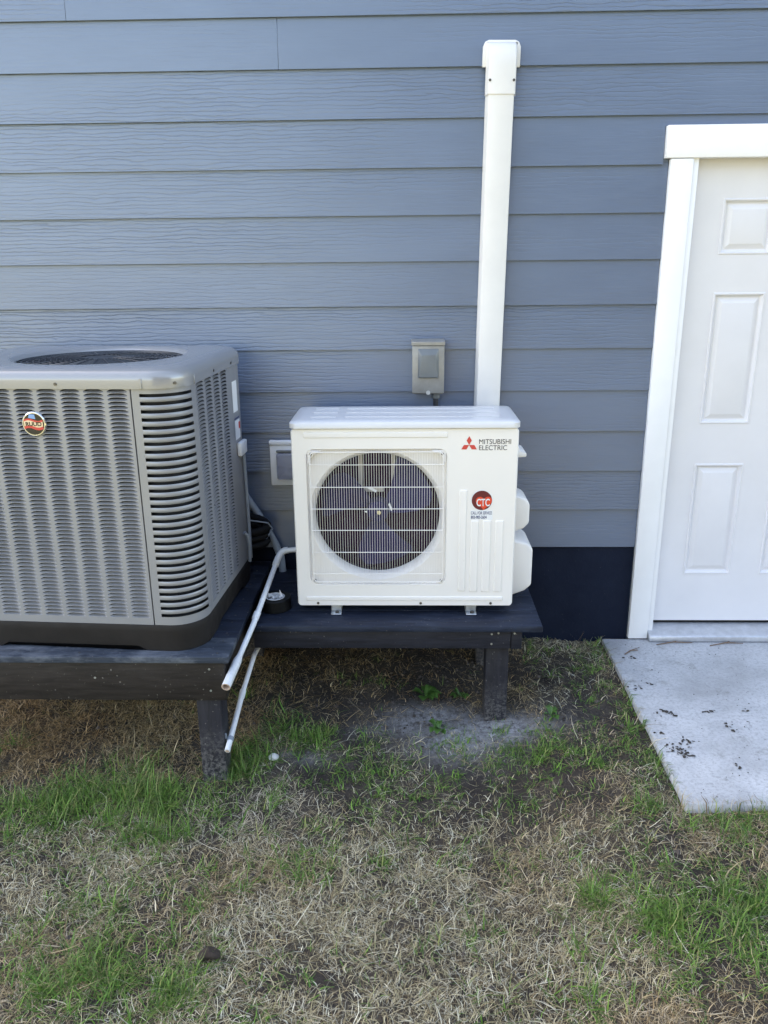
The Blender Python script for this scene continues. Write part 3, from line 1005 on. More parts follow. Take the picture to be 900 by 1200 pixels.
text('sticker_lettering', 'CALL FOR SERVICE', 0.2525, -0.0012, z_(0.7755), 0.079, 0.0125, 'print_navy', sk, bold=0.01)
text('sticker_lettering', '803-983-2604', 0.2525, -0.0012, z_(0.7585), 0.060, 0.0125, 'print_navy', sk, bold=0.02)

# ------------------------------------------------------------------ condenser (grey louvred unit)
CW, CD = 0.95, 0.79
cn = thing('condenser', 'large grey louvred air conditioning condenser with black base on the platform', 'air conditioner', (-0.71, -0.911, PZ), (0, 0, R(-3.4)))
RAD = 0.115
def outl(ins, r=RAD, n=8):
    return rrect(-CW + ins, -ins, ins, CD - ins, max(0.004, r - ins), n)
# base pan
m = MB()
def base_ring(ins, z, feet=False):
    o = []
    src = subdiv([(x, y, 0) for x, y in outl(ins)], 24)
    for x, y, _ in src:
        zz = z
        if feet:
            d = min(abs(x), abs(x + CW))
            e = min(abs(y), abs(CD - y))
            far = max(d, e)
            zz = 0.001 + 0.017 * float(smooth(0.20, 0.235, far))
        o.append((x, y, zz))
    return o
m.loft([base_ring(0.003, 0, True), base_ring(0.0, 0.030), base_ring(-0.001, 0.075), base_ring(-0.002, 0.098), base_ring(0.0, 0.101), base_ring(0.02, 0.101)], True, True, True)
m.build('base_pan', 'base', cn, True, angle=40)
Z0, Z1 = 0.102, 0.932
# dark interior
m = MB()
m.prism_z(outl(0.026, RAD, 6), Z0 + 0.003, Z1 + 0.02)
m.build('inner_coil', 'coil', cn, True)
# front louvre panel ----------------------------------------------------
SE = -0.166
HWID, PITCH = 0.0655, 0.0785
NCOL, NROW = 8, 60
PXL = SE - 0.0135 - NCOL * PITCH
RZ0, RZ1 = 0.1285, 0.929
RP = (RZ1 - RZ0) / NROW
LH = RP * 0.90
def scoop(n=6, depth=0.0125, tt=0.43):
    """a louvre pressed inward: an open slot above, sloping out to flush at its lower edge, ends rounded"""
    mm = MB()
    vs, fs = [], []
    for i in range(n + 1):                       # sheet left standing above the arched slot
        s = -1 + 2 * i / n
        vs += [(s * HWID / 2, 0, LH), (s * HWID / 2, 0, LH * (0.99 - 0.55 * abs(s) ** 4))]
    for i in range(n):
        fs.append((2 * i + 1, 2 * i + 3, 2 * i + 2, 2 * i))
    o = len(vs)
    for j, (t, dd) in enumerate(((tt, 1.0), (tt * 0.66, 0.86), (tt * 0.28, 0.45), (0.0, 0.0))):
        for i in range(n + 1):
            s = -1 + 2 * i / n
            e = 1 - abs(s) ** 3.5
            vs.append((s * HWID / 2, depth * e * dd, LH * t * (0.75 + 0.25 * e)))
    for j in range(3):
        for i in range(n):
            q = o + j * (n + 1) + i
            fs.append((q + n + 1, q + n + 2, q + 1, q))
    return mm.add(vs, fs)
def sheet(mm, x0, x1, z0, z1, y=0.0):
    mm.add([(x0, y, z0), (x1, y, z0), (x1, y, z1), (x0, y, z1)], [(0, 1, 2, 3)])
SG = SE - 0.0035
m = MB()
sheet(m, PXL - 0.010, SG, Z0, RZ0)
sheet(m, PXL - 0.010, SG, RZ0 + NROW * RP, Z1)
edge = SG
for c in range(NCOL):
    xr = SE - 0.0135 - c * PITCH
    xl = xr - HWID
    sheet(m, xr, edge, RZ0, RZ1)
    for r_ in range(NROW):
        sheet(m, xl, xr, RZ0 + r_ * RP + LH, RZ0 + (r_ + 1) * RP)
    edge = xl
sheet(m, PXL - 0.010, edge, RZ0, RZ1)
m.add([(SG, 0, Z0), (SG, .012, Z0), (SG, .012, Z1), (SG, 0, Z1)], [(0, 1, 2, 3)])
fp = m.build('front_panel', 'panel', cn, False)
lv = scoop().build('louvre', 'panel', fp, True, angle=60)
count = 0
rest = MB()
proto = [tuple(v.co) for v in lv.data.vertices]
pf_ = [tuple(p.vertices) for p in lv.data.polygons]
for c in range(NCOL):
    xm = SE - 0.0135 - c * PITCH - HWID / 2
    for r_ in range(NROW):
        zz = RZ0 + (NROW - 1 - r_) * RP
        if count < 300:
            if count == 0:
                lv.location = (xm, 0, zz)
            else:
                dup(lv, (xm, 0, zz), fp)
        else:
            rest.add([(x + xm, y, z + zz) for x, y, z in proto], pf_)
        count += 1
ro = rest.build('louvre', 'panel', fp, True, angle=60)
ro['kind'] = 'stuff'
# corner panel ----------------------------------------------------------
SS = 0.132        # where the side panel begins
def corner_path(xa, yb, n=14):
    """points along the corner from x=xa on the front to y=yb on the side"""
    pts = [(xa, 0.0)]
    if xa < -RAD - 0.004:
        pts.append(((xa - RAD) / 2, 0.0))
    for k in range(n + 1):
        a = R(-90 + 90 * k / n)
        pts.append((-RAD + RAD * math.cos(a), RAD + RAD * math.sin(a)))
    if yb > RAD + 0.001:
        pts.append((0.0, yb))
    return pts
def strip(mm, path, z0, z1, bulge=0.0):
    n = len(path)
    if bulge == 0:
        mm.loft([[(x, y, z0) for x, y in path], [(x, y, z1) for x, y in path]], False)
        return
    rows = []
    cx_, cy_ = -0.5, 0.5
    def offs(i, d):
        a = path[max(0, i - 1)]
        b = path[min(n - 1, i + 1)]
        tx, ty = b[0] - a[0], b[1] - a[1]
        L = math.hypot(tx, ty)
        return (path[i][0] + ty / L * d, path[i][1] - tx / L * d)
    prof_ = ((-0.6, 0.0), (0.2, 0.05), (0.9, 0.25), (1.0, 0.55), (0.75, 0.82), (0.0, 1.0), (-0.6, 1.0))
    for d, t in prof_:
        row = []
        for i in range(n):
            e = min(1.0, min(i, n - 1 - i) / 1.5)
            px_, py_ = offs(i, d * bulge * (e if d > 0 else 1))
            row.append((px_, py_, z0 + (z1 - z0) * t))
        rows.append(row)
    mm.loft(rows, False)
m = MB()
full = corner_path(SE + 0.001, SS - 0.001)
SL, SR = -0.139, 0.112
NS = 30
SZ0, SZ1 = 0.133, 0.912
SP = (SZ1 - SZ0) / (NS - 0.6)
slot_h = SP * 0.40
strip(m, full, Z0, SZ0)
strip(m, full, SZ0 + (NS - 1) * SP + slot_h, Z1)
a_ = [(SE + 0.001, 0.0), (SL, 0.0)]
strip(m, a_, SZ0, SZ0 + (NS - 1) * SP + slot_h)
mid = corner_path(SL, 0.098)
arc_end = corner_path(SL, SS - 0.001)[-3:]
b_ = [(0.0, SS - 0.001)]
# right margin
mr = [p for p in corner_path(SE, SS - 0.001) if p[1] > 0.0905]
strip(m, mr, SZ0, SZ0 + (NS - 1) * SP + slot_h)
m.add([(SE + .001, 0, Z0), (SE + .001, .012, Z0), (SE + .001, .012, Z1), (SE + .001, 0, Z1)], [(3, 2, 1, 0)])
cp = m.build('corner_panel', 'panel', cn, True, angle=40)
mid = [p for p in corner_path(SL, SS) if p[1] < mr[0][1] - 1e-6] + [mr[0]]
bar = MB()
strip(bar, mid, 0, SP - slot_h, 0.0022)
bo = bar.build('slot_bar', 'panel', cp, True, angle=60)
for k in range(NS - 1):
    zz = SZ0 + k * SP + slot_h
    if k == 0:
        bo.location = (0, 0, zz)
    else:
        dup(bo, (0, 0, zz), cp)
# right side louvre panel -------------------------------------------------
m = MB()
YA, YB = SS + 0.001, CD - RAD
ncs = 4
yw = 0.0965
hy = 0.079
def sheet_s(mm, y0, y1, z0, z1, x=0.0):
    mm.add([(x, y0, z0), (x, y1, z0), (x, y1, z1), (x, y0, z1)], [(0, 1, 2, 3)])
sheet_s(m, YA, YB, Z0, RZ0)
sheet_s(m, YA, YB, RZ1, Z1)
edge = YA
for c in range(ncs):
    ya = YA + 0.014 + c * yw
    sheet_s(m, edge, ya, RZ0, RZ1)
    for r_ in range(NROW):
        sheet_s(m, ya, ya + hy, RZ0 + r_ * RP + LH, RZ0 + (r_ + 1) * RP)
    edge = ya + hy
sheet_s(m, edge, YB, RZ0, RZ1)
m.add([(0, YA, Z0), (-0.012, YA, Z0), (-0.012, YA, Z1), (0, YA, Z1)], [(3, 2, 1, 0)])
sp_ = m.build('side_panel', 'panel', cn, False)
sc_ = scoop(6, 0.008, 0.30)
side_v, side_f = sc_.v, sc_.f
rest = MB()
for c in range(ncs):
    ym = YA + 0.014 + c * yw + hy / 2
    for r_ in range(NROW):
        zz = RZ0 + r_ * RP
        rest.add([(-y, ym + x * hy / HWID, z + zz) for x, y, z in side_v], side_f)
ro = rest.build('louvre', 'panel', sp_, True, angle=60)
ro['kind'] = 'stuff'
# rear corner, rear and left side, plain sheet
m = MB()
path = [(0.0, YB + 0.001)]
for k in range(1, 9):
    a = R(90 * k / 8)
    path.append((-RAD + RAD * math.cos(a), CD - RAD + RAD * math.sin(a)))
path += [(-CW + RAD, CD)]
for k in range(1, 9):
    a = R(90 + 90 * k / 8)
    path.append((-CW + RAD + RAD * math.cos(a), CD - RAD + RAD * math.sin(a)))
path += [(-CW, RAD)]
for k in range(1, 9):
    a = R(180 + 90 * k / 8)
    path.append((-CW + RAD + RAD * math.cos(a), RAD + RAD * math.sin(a)))
path += [(PXL - 0.011, 0.0)]
strip(m, path, Z0, Z1)
rc = m.build('rear_panel', 'panel', cn, True, angle=40)
def side_label(ya, yb, z0, z1, name='rating_label', mat='paper', x=0.0012):
    MB().add([(x, ya, z0), (x, yb, z0), (x, yb, z1), (x, ya, z1)], [(0, 1, 2, 3)]).build(name, mat, rc, False)
# cap ---------------------------------------------------------------------
FC = (-0.43, 0.40)
FR = 0.305
def cap_ring(ins, z, n=10):
    return [(x, y, z) for x, y, _ in subdiv([(x, y, 0) for x, y in outl(ins, RAD, n)], 12)]
m = MB()
rings = [cap_ring(0.004, 0.928), cap_ring(-0.006, 0.928), cap_ring(-0.007, 0.955), cap_ring(-0.005, 0.968), cap_ring(0.002, 0.979), cap_ring(0.014, 0.988), cap_ring(0.032, 0.9925), cap_ring(0.06, 0.994)]
last = rings[-1]
def fan_ring(r, z):
    o = []
    for x, y, _ in last:
        a = math.atan2(y - FC[1], x - FC[0])
        o.append((FC[0] + r * math.cos(a), FC[1] + r * math.sin(a), z))
    return o
rings += [fan_ring(FR + 0.012, 0.994), fan_ring(FR + 0.004, 0.992), fan_ring(FR - 0.004, 0.984), fan_ring(FR - 0.03, 0.955)]
m.loft(rings, True)
cap = m.build('top_cap', 'cap', cn, True, angle=60)
MB().disc((FC[0], FC[1], 0.955), FR - 0.002, 'z', 48).build('fan_well', 'coil', cap, False)
def at_fan(r, a, z):
    return (FC[0] + r * math.cos(a), FC[1] + r * math.sin(a), z)
gr = MB()
for q, r_ in enumerate(np.linspace(0.075, FR - 0.012, 12)):
    z = 0.985 - 0.010 * ((r_ - 0.07) / FR)
    gr.tube([at_fan(r_, 2 * math.pi * k / 40, z) for k in range(41)], 0.0024, 5, False)
for k in range(24):
    a = 2 * math.pi * k / 24
    gr.tube([at_fan(0.07, a, 0.9865), at_fan(FR * 0.6, a, 0.983), at_fan(FR - 0.01, a, 0.973)], 0.0026, 5, False)
fg = gr.build('fan_guard', 'wire_dark', cap)
MB().tube([at_fan(0, 0, 0.971), at_fan(0, 0, 0.982)], [0.078, 0.070], 28).build('guard_plate', 'wire_dark', fg)
# cap corner seams and screws
for (sx, sy, ang) in ((-0.128, -0.0075, 0), (0.0072, 0.118, 90)):
    mm = MB()
    if ang == 0:
        mm.box(sx - 0.004, sx + 0.004, -0.0095, -0.0060, 0.9285, 0.962)
    else:
        mm.box(0.0055, 0.0092, sy - 0.004, sy + 0.004, 0.9285, 0.962)
    mm.build('cap_rib', 'cap', cap, True, 0.0012, 1)
for xx in (-0.41, -0.73):
    MB().tube([(xx, -0.0065, 0.944), (xx, -0.0095, 0.944)], 0.005, 10).build('screw', 'screw', cap)
a = R(-45)
ax_, ay_ = -RAD + (RAD + 0.006) * math.cos(a), RAD + (RAD + 0.006) * math.sin(a)
MB().tube([(ax_, ay_, 0.944), (ax_ + 0.003, ay_ - 0.003, 0.944)], 0.005, 10).build('screw', 'screw', cap)
for yy in (0.34, 0.57):
    MB().tube([(0.0065, yy, 0.944), (0.0095, yy, 0.944)], 0.005, 10).build('screw', 'screw', cap)
# badge
BX, BZ_ = -0.4995, 0.8135
bd = MB()
bd.tube([(BX, 0.001, BZ_), (BX, -0.006, BZ_), (BX, -0.0085, BZ_)], [0.0405, 0.0405, 0.0375], 36)
badge = bd.build('maker_badge', 'chrome', cn)
MB().disc((BX, -0.0090, BZ_), 0.0355, 'y', 36).build('badge_face', 'badge_black', badge, False)
pts = []
top = []
for k in range(9):
    t = k / 8
    top.append((BX - 0.0325 + 0.064 * t, BZ_ + 0.015 + 0.004 * math.sin(t * 2 * math.pi)))
bot = [(x, z - 0.031) for x, z in top]
mm = MB()
mm.loft([[(x, -0.0094, z) for x, z in bot], [(x, -0.0094, z) for x, z in top]], False)
mm.build('badge_flag', 'red', badge, False)
mm = MB()
mm.loft([[(x, -0.0098, z - 0.022) for x, z in top], [(x, -0.0098, z - 0.006) for x, z in top]], False)
mm.build('badge_stripe', 'cream_print', badge, False)
mm = MB()
mm.add([(BX - 0.016, -0.0094, BZ_ + 0.021), (BX + 0.008, -0.0094, BZ_ + 0.017), (BX + 0.006, -0.0094, BZ_ + 0.032), (BX - 0.012, -0.0094, BZ_ + 0.033)], [(0, 1, 2, 3)])
mm.build('badge_sky', 'sky_print', badge, False)
text('badge_lettering', 'RUUD', BX - 0.027, -0.0102, BZ_ - 0.006, 0.054, 0.0135, 'badge_black', badge, bold=0.03)
# service labels, valve box and pipes on the rear corner
side_label(0.582, 0.648, 0.746, 0.868)
side_label(0.592, 0.664, 0.634, 0.712)
side_label(0.590, 0.660, 0.715, 0.722, 'label_stripe', 'print_navy')
side_label(0.645, 0.6645, 0.672, 0.700, 'label_stripe', 'heart', 0.0016)
mm = MB().box(0.001, 0.020, 0.600, 0.690, 0.566, 0.622)
mm.build('valve_box', 'paper', cn, True, 0.006, 2)
mm = MB()
mm.tube([(0.008, 0.668, 0.566), (0.0095, 0.672, 0.45), (0.010, 0.674, 0.30), (0.010, 0.674, 0.105)], 0.007, 10)
mm.tube([(0.010, 0.596, 0.245), (0.020, 0.604, 0.23), (0.022, 0.616, 0.19), (0.016, 0.631, 0.105)], 0.007, 8)
mm.build('refrigerant_pipe', 'grey_pvc', cn)

# ------------------------------------------------------------------ pipes, hose, tape
def pt(ob, loc):
    return ob
dp = thing('drain_pipe', 'white plastic drain pipe sloping from the ivory unit past the platform edge', 'pipe', (-0.53, -0.29, BZ))
def rel(p, o=(-0.53, -0.29, BZ)):
    return tuple(a - b for a, b in zip(p, o))
P0, P1 = (-0.431, -0.262, 0.543), (-0.510, -0.268, 0.537)
E1 = (-0.535, -0.295, 0.512)
A, Bp = (-0.541, -0.330, 0.494), (-0.582, -0.650, 0.3755)
T = (-0.6115, -0.900, 0.316)
MB().tube([rel(P0), rel(P1)], 0.0112, 14).build('pipe_run', 'pvc', dp)
MB().tube([rel((-0.495, -0.266, 0.539)), rel(P1), rel((-0.523, -0.275, 0.530)), rel(E1), rel(A)], 0.0142, 14).build('elbow', 'pvc', dp)
MB().tube([rel(A), rel(Bp), rel(T)], 0.0108, 14).build('pipe_run', 'pvc', dp)
MB().tube([rel((-0.5755, -0.592, 0.397)), rel((-0.5795, -0.623, 0.3855))], 0.0135, 14).build('coupling', 'pvc', dp)
T2 = (-0.6215, -0.985, 0.296)
mm = MB()
mm.tube([rel((-0.603, -0.828, 0.333)), rel((-0.606, -0.853, 0.327)), rel(T2)], [0.0112, 0.0160, 0.0160], 16, False)
bell = mm.build('bell_end', 'pvc', dp)
d_ = (Vector(T2) - Vector((-0.606, -0.853, 0.327))).normalized()
mm = MB()
q1 = Vector(T2)
ring_o = []
rings = []
for rr_, dd in ((0.0160, 0), (0.0122, 0.0005), (0.0115, -0.03), (0.0115, -0.10)):
    ctr = q1 + d_ * dd
    n1 = d_.orthogonal().normalized()
    n2 = d_.cross(n1)
    rings.append([rel(ctr + (n1 * math.cos(2 * math.pi * k / 16) + n2 * math.sin(2 * math.pi * k / 16)) * rr_) for k in range(16)])
mm.loft(rings, True, False, True)
mm.build('pipe_mouth', 'pvc_in', bell)

dq = thing('drain_pipe', 'second white pipe hanging under the bench down to the grass', 'pipe', (-0.56, -0.55, 0.3))
o2 = (-0.56, -0.55, 0.3)
Q = [(-0.578, -0.35, 0.225), (-0.606, -0.56, 0.196), (-0.631, -0.70, 0.108), (-0.646, -0.94, 0.009)]
MB().tube([rel(Q[0], o2), rel(Q[1], o2)], 0.0096, 12).build('pipe_run', 'pvc', dq)
MB().tube([rel(Q[1], o2), rel(Q[2], o2)], 0.0096, 12).build('pipe_run', 'pvc', dq)
MB().tube([rel(Q[2], o2), rel(Q[3], o2)], 0.0104, 12).build('pipe_run', 'pvc', dq)
v2 = (Vector(Q[3]) - Vector(Q[2])).normalized()
c2_ = Vector(Q[2])
MB().tube([rel(c2_ - v2 * 0.012, o2), rel(c2_ + v2 * 0.022, o2)], 0.0124, 12).build('coupling', 'pvc', dq)
e2 = Vector(Q[3]) - v2 * 0.05
MB().tube([rel(e2 - v2 * 0.008, o2), rel(e2 + v2 * 0.008, o2)], 0.0128, 12).build('hose_clamp', 'grey_pvc', dq)
MB().box(*[c for pair in zip(rel(e2 + Vector((-0.024, -0.004, 0.004)), o2), rel(e2 + Vector((-0.012, 0.004, 0.024)), o2)) for c in pair]).build('clamp_tab', 'grey_pvc', dq, True, 0.001, 1)
MB().tube([rel(Vector(Q[3]) + v2 * 0.0006, o2), rel(Vector(Q[3]) + v2 * 0.0012, o2)], 0.0068, 12).build('pipe_mouth', 'pvc_in', dq)

fc = MB()
fc.tube([(-0.745, -0.045, 0.775), (-0.72, -0.045, 0.735), (-0.648, -0.045, 0.617), (-0.585, -0.05, 0.49), (-0.562, -0.055, 0.43), (-0.556, -0.06, BZ + 0.001)], 0.0165, 12)
tag(fc.build('conduit', 'grey_pvc', None), 'grey flexible conduit running down the siding beside the condenser', 'conduit')

hs = MB()
pts = []
for k in range(26):
    a = 2 * math.pi * k / 25
    pts.append((-0.712 + 0.105 * math.cos(a), -0.105 + 0.05 * math.sin(a), 0.600 + 0.022 * math.sin(a) - 0.01 * math.cos(a)))
hs.tube(pts, 0.019, 10, False)
pts = [(x - 0.006, y - 0.004, z - 0.030) for x, y, z in pts]
hs.tube(pts, 0.017, 10, False)
pts = [(x + 0.004, y - 0.012, z - 0.030) for x, y, z in pts]
hs.tube(pts, 0.016, 10, False)
tag(hs.build('hose_coil', 'rubber', None), 'black insulated hose coiled behind the condenser against the foundation', 'hose')
wr = MB()
wr.tube([(-0.80, -0.13, 0.625), (-0.70, -0.135, 0.632), (-0.60, -0.12, 0.612), (-0.583, -0.11, 0.582), (-0.61, -0.13, 0.542), (-0.72, -0.16, 0.515), (-0.80, -0.17, 0.505)], 0.0035, 6)
tag(wr.build('control_wire', 'grey_pvc', None), 'thin grey control wire looped round the black hose coil', 'wire')

tp = thing('tape_roll', 'roll of black tape lying on the bench beside the drain pipe', 'tape roll', (-0.5265, -0.462, BZ))
m = MB()
rings = []
for r_, z in ((0.040, 0.0005), (0.062, 0.0005), (0.064, 0.003), (0.064, 0.048), (0.062, 0.0505), (0.040, 0.0505)):
    rings.append([(r_ * math.cos(2 * math.pi * k / 40), r_ * math.sin(2 * math.pi * k / 40), z) for k in range(40)])
m.loft(rings, True)
m.build('tape_body', 'tape', tp)
m = MB()
rings = []
for r_, z in ((0.0398, 0.051), (0.0398, 0.0008), (0.0365, 0.0008), (0.0365, 0.0515)):
    rings.append([(r_ * math.cos(2 * math.pi * k / 32), r_ * math.sin(2 * math.pi * k / 32), z) for k in range(32)])
rings.append(rings[0])
m.loft(rings, True)
m.build('tape_core', 'paper', tp)
m = MB()
for i in range(7):
    a = random.uniform(0, 6.28)
    r_ = random.uniform(0, 0.018)
    cx_, cy_ = r_ * math.cos(a), r_ * math.sin(a)
    h_ = 0.030 + 0.004 * i
    vs_ = []
    for k in range(5):
        b = a + k * 1.257
        vs_.append((cx_ + 0.018 * math.cos(b), cy_ + 0.014 * math.sin(b), h_ + 0.006 * math.sin(3 * b + i)))
    m.add(vs_, [(0, 1, 2, 3, 4)])
m.add([(0.018, 0.0, 0.045), (0.033, 0.004, 0.048), (0.027, 0.006, 0.062), (0.020, 0.002, 0.080)], [(0, 1, 2, 3)])
m.build('crumpled_paper', 'paper', tp, False)

# ------------------------------------------------------------------ stone, clod, litter, weeds
def lump(name, mat, c, r, sq, seed, n=2):
    bm = bmesh.new()
    bmesh.ops.create_icosphere(bm, subdivisions=n + 1, radius=1)
    rd = random.Random(seed)
    offs = [Vector((rd.uniform(-1, 1), rd.uniform(-1, 1), rd.uniform(-1, 1))).normalized() for _ in range(9)]
    for v in bm.verts:
        s = 1.0
        for o in offs:
            d = v.co.normalized().dot(o)
            if d > 0.55:
                s -= (d - 0.55) * 0.55
        v.co = Vector((v.co.x * r * sq[0], v.co.y * r * sq[1], v.co.z * r * sq[2])) * s
    me = bpy.data.meshes.new(name)
    bm.to_mesh(me)
    bm.free()
    me.materials.append(M[mat].m)
    o = bpy.data.objects.new(name, me)
    o.location = c
    col.objects.link(o)
    return o
o = lump('stone', 'rock', (-0.507, -0.80, float(ground_h(-0.507, -0.80)) + 0.012), 0.026, (1, 0.7, 0.62), 3)
tag(o, 'small pale stone lying on the bare soil beside the hanging pipe', 'stone')
o = lump('soil_clod', 'clod', (-0.555, -1.66, float(ground_h(-0.555, -1.66)) + 0.022), 0.034, (1, 0.9, 0.8), 5)
tag(o, 'dark brown lump of soil in the straw coloured grass', 'clod')
# flakes of litter on the slab
lit = MB()
rd = random.Random(4)
def flake(cx, cy, s, z=0.0018):
    n = rd.randint(4, 6)
    a0 = rd.uniform(0, 6.28)
    el = rd.uniform(0.3, 0.9)
    ro_ = rd.uniform(0, 3.14)
    v = []
    for k in range(n):
        a = a0 + 2 * math.pi * k / n + rd.uniform(-.3, .3)
        ux, uy = s * math.cos(a) * rd.uniform(.6, 1), s * el * math.sin(a) * rd.uniform(.6, 1)
        v.append((cx + ux * math.cos(ro_) - uy * math.sin(ro_), cy + ux * math.sin(ro_) + uy * math.cos(ro_), z + rd.uniform(0, 0.003)))
    c = (cx, cy, z + 0.003)
    lit.add([c] + v, [(0, k + 1, (k + 1) % n + 1) for k in range(n)])
CL = [(0.972, -0.905, 0.035, 22), (1.03, -0.86, 0.03, 12), (1.0, -0.93, 0.03, 14), (1.022, -0.66, 0.035, 12), (1.20, -0.64, 0.025, 9), (0.965, -0.455, 0.03, 8), (1.02, -0.43, 0.02, 4),
      (1.33, -0.62, 0.02, 5), (1.16, -1.0, 0.015, 4), (1.255, -1.15, 0.03, 8), (0.99, -0.20, 0.03, 5), (1.24, -0.77, 0.05, 12), (0.95, -0.80, 0.02, 5)]
for cx_, cy_, sp2, n in CL:
    for i in range(n):
        flake(cx_ + rd.gauss(0, sp2 * 0.6), cy_ + rd.gauss(0, sp2 * 0.45), rd.uniform(0.004, 0.013))
for i in range(110):
    flake(rd.uniform(0.95, 1.6), rd.uniform(-1.18, -0.03), rd.uniform(0.0015, 0.005))
tag(lit.build('dirt_litter', 'leaf_dark', None, False), 'dark crumbs of dirt and leaf scattered over the concrete', None, None, 'stuff')
for i, (xa, ya, xb, yb, lab) in enumerate(((1.16, -0.075, 1.33, -0.055, 'thin brown twig on the concrete below the door threshold, nearest the casing'), (1.40, -0.085, 1.56, -0.060, 'thin brown twig on the concrete at the picture edge by the threshold'),
                                       (0.99, -0.17, 1.06, -0.13, 'short brown twig on the concrete near the grass edge'))):
    tw = MB()
    tw.tube([(xa, ya, 0.004), ((xa + xb) / 2, (ya + yb) / 2 + 0.012, 0.007), (xb, yb, 0.004)], [0.0024, 0.0028, 0.0016], 6)
    tw.tube([((xa + xb) / 2, (ya + yb) / 2 + 0.012, 0.007), ((xa + xb) / 2 + 0.05, (ya + yb) / 2 + 0.045, 0.006)], [0.002, 0.001], 5)
    tag(tw.build('twig', 'twig', None), lab, 'twig', 'twigs on the concrete landing')
def weed(x, y, n, r, lab, seed):
    rdw = random.Random(seed)
    t = thing('weed', lab, 'weed', (x, y, float(ground_h(x, y))), (0, 0, 0), 'leafy weeds growing on the soil under the bench')
    for i in range(n):
        a = rdw.uniform(0, 6.28)
        L = r * rdw.uniform(0.5, 1)
        wd = L * rdw.uniform(0.22, 0.34)
        h = rdw.uniform(0.012, 0.035)
        ux, uy = math.cos(a), math.sin(a)
        mm = MB()
        vs_ = []
        for tt, ww, hh in ((0.12, 0.1, 0.2), (0.45, 0.8, 0.85), (0.75, 1.0, 1.0), (1.0, 0.15, 0.8)):
            cx_, cy_ = ux * L * tt, uy * L * tt
            for s in (-1, 0, 1):
                vs_.append((cx_ - uy * wd * ww * s, cy_ + ux * wd * ww * s, h * hh + 0.006 * abs(s) * ww))
        fs_ = []
        for j in range(3):
            for s in range(2):
                a_i = j * 3 + s
                fs_.append((a_i, a_i + 1, a_i + 4, a_i + 3))
        mm.add(vs_, fs_)
        mm.build('leaf', 'weed', t, True, angle=180)
weed(0.085, -0.42, 16, 0.075, 'bushy green weed on the soil under the middle of the bench', 1)
weed(0.235, -0.42, 9, 0.045, 'small green weed on the soil close to the bench leg', 2)
weed(0.135, -0.64, 10, 0.06, 'sprawling green weed in the grey dust in front of the bench leg', 3)
weed(0.585, -0.60, 8, 0.05, 'little green weed on bare soil right of the bench leg', 4)

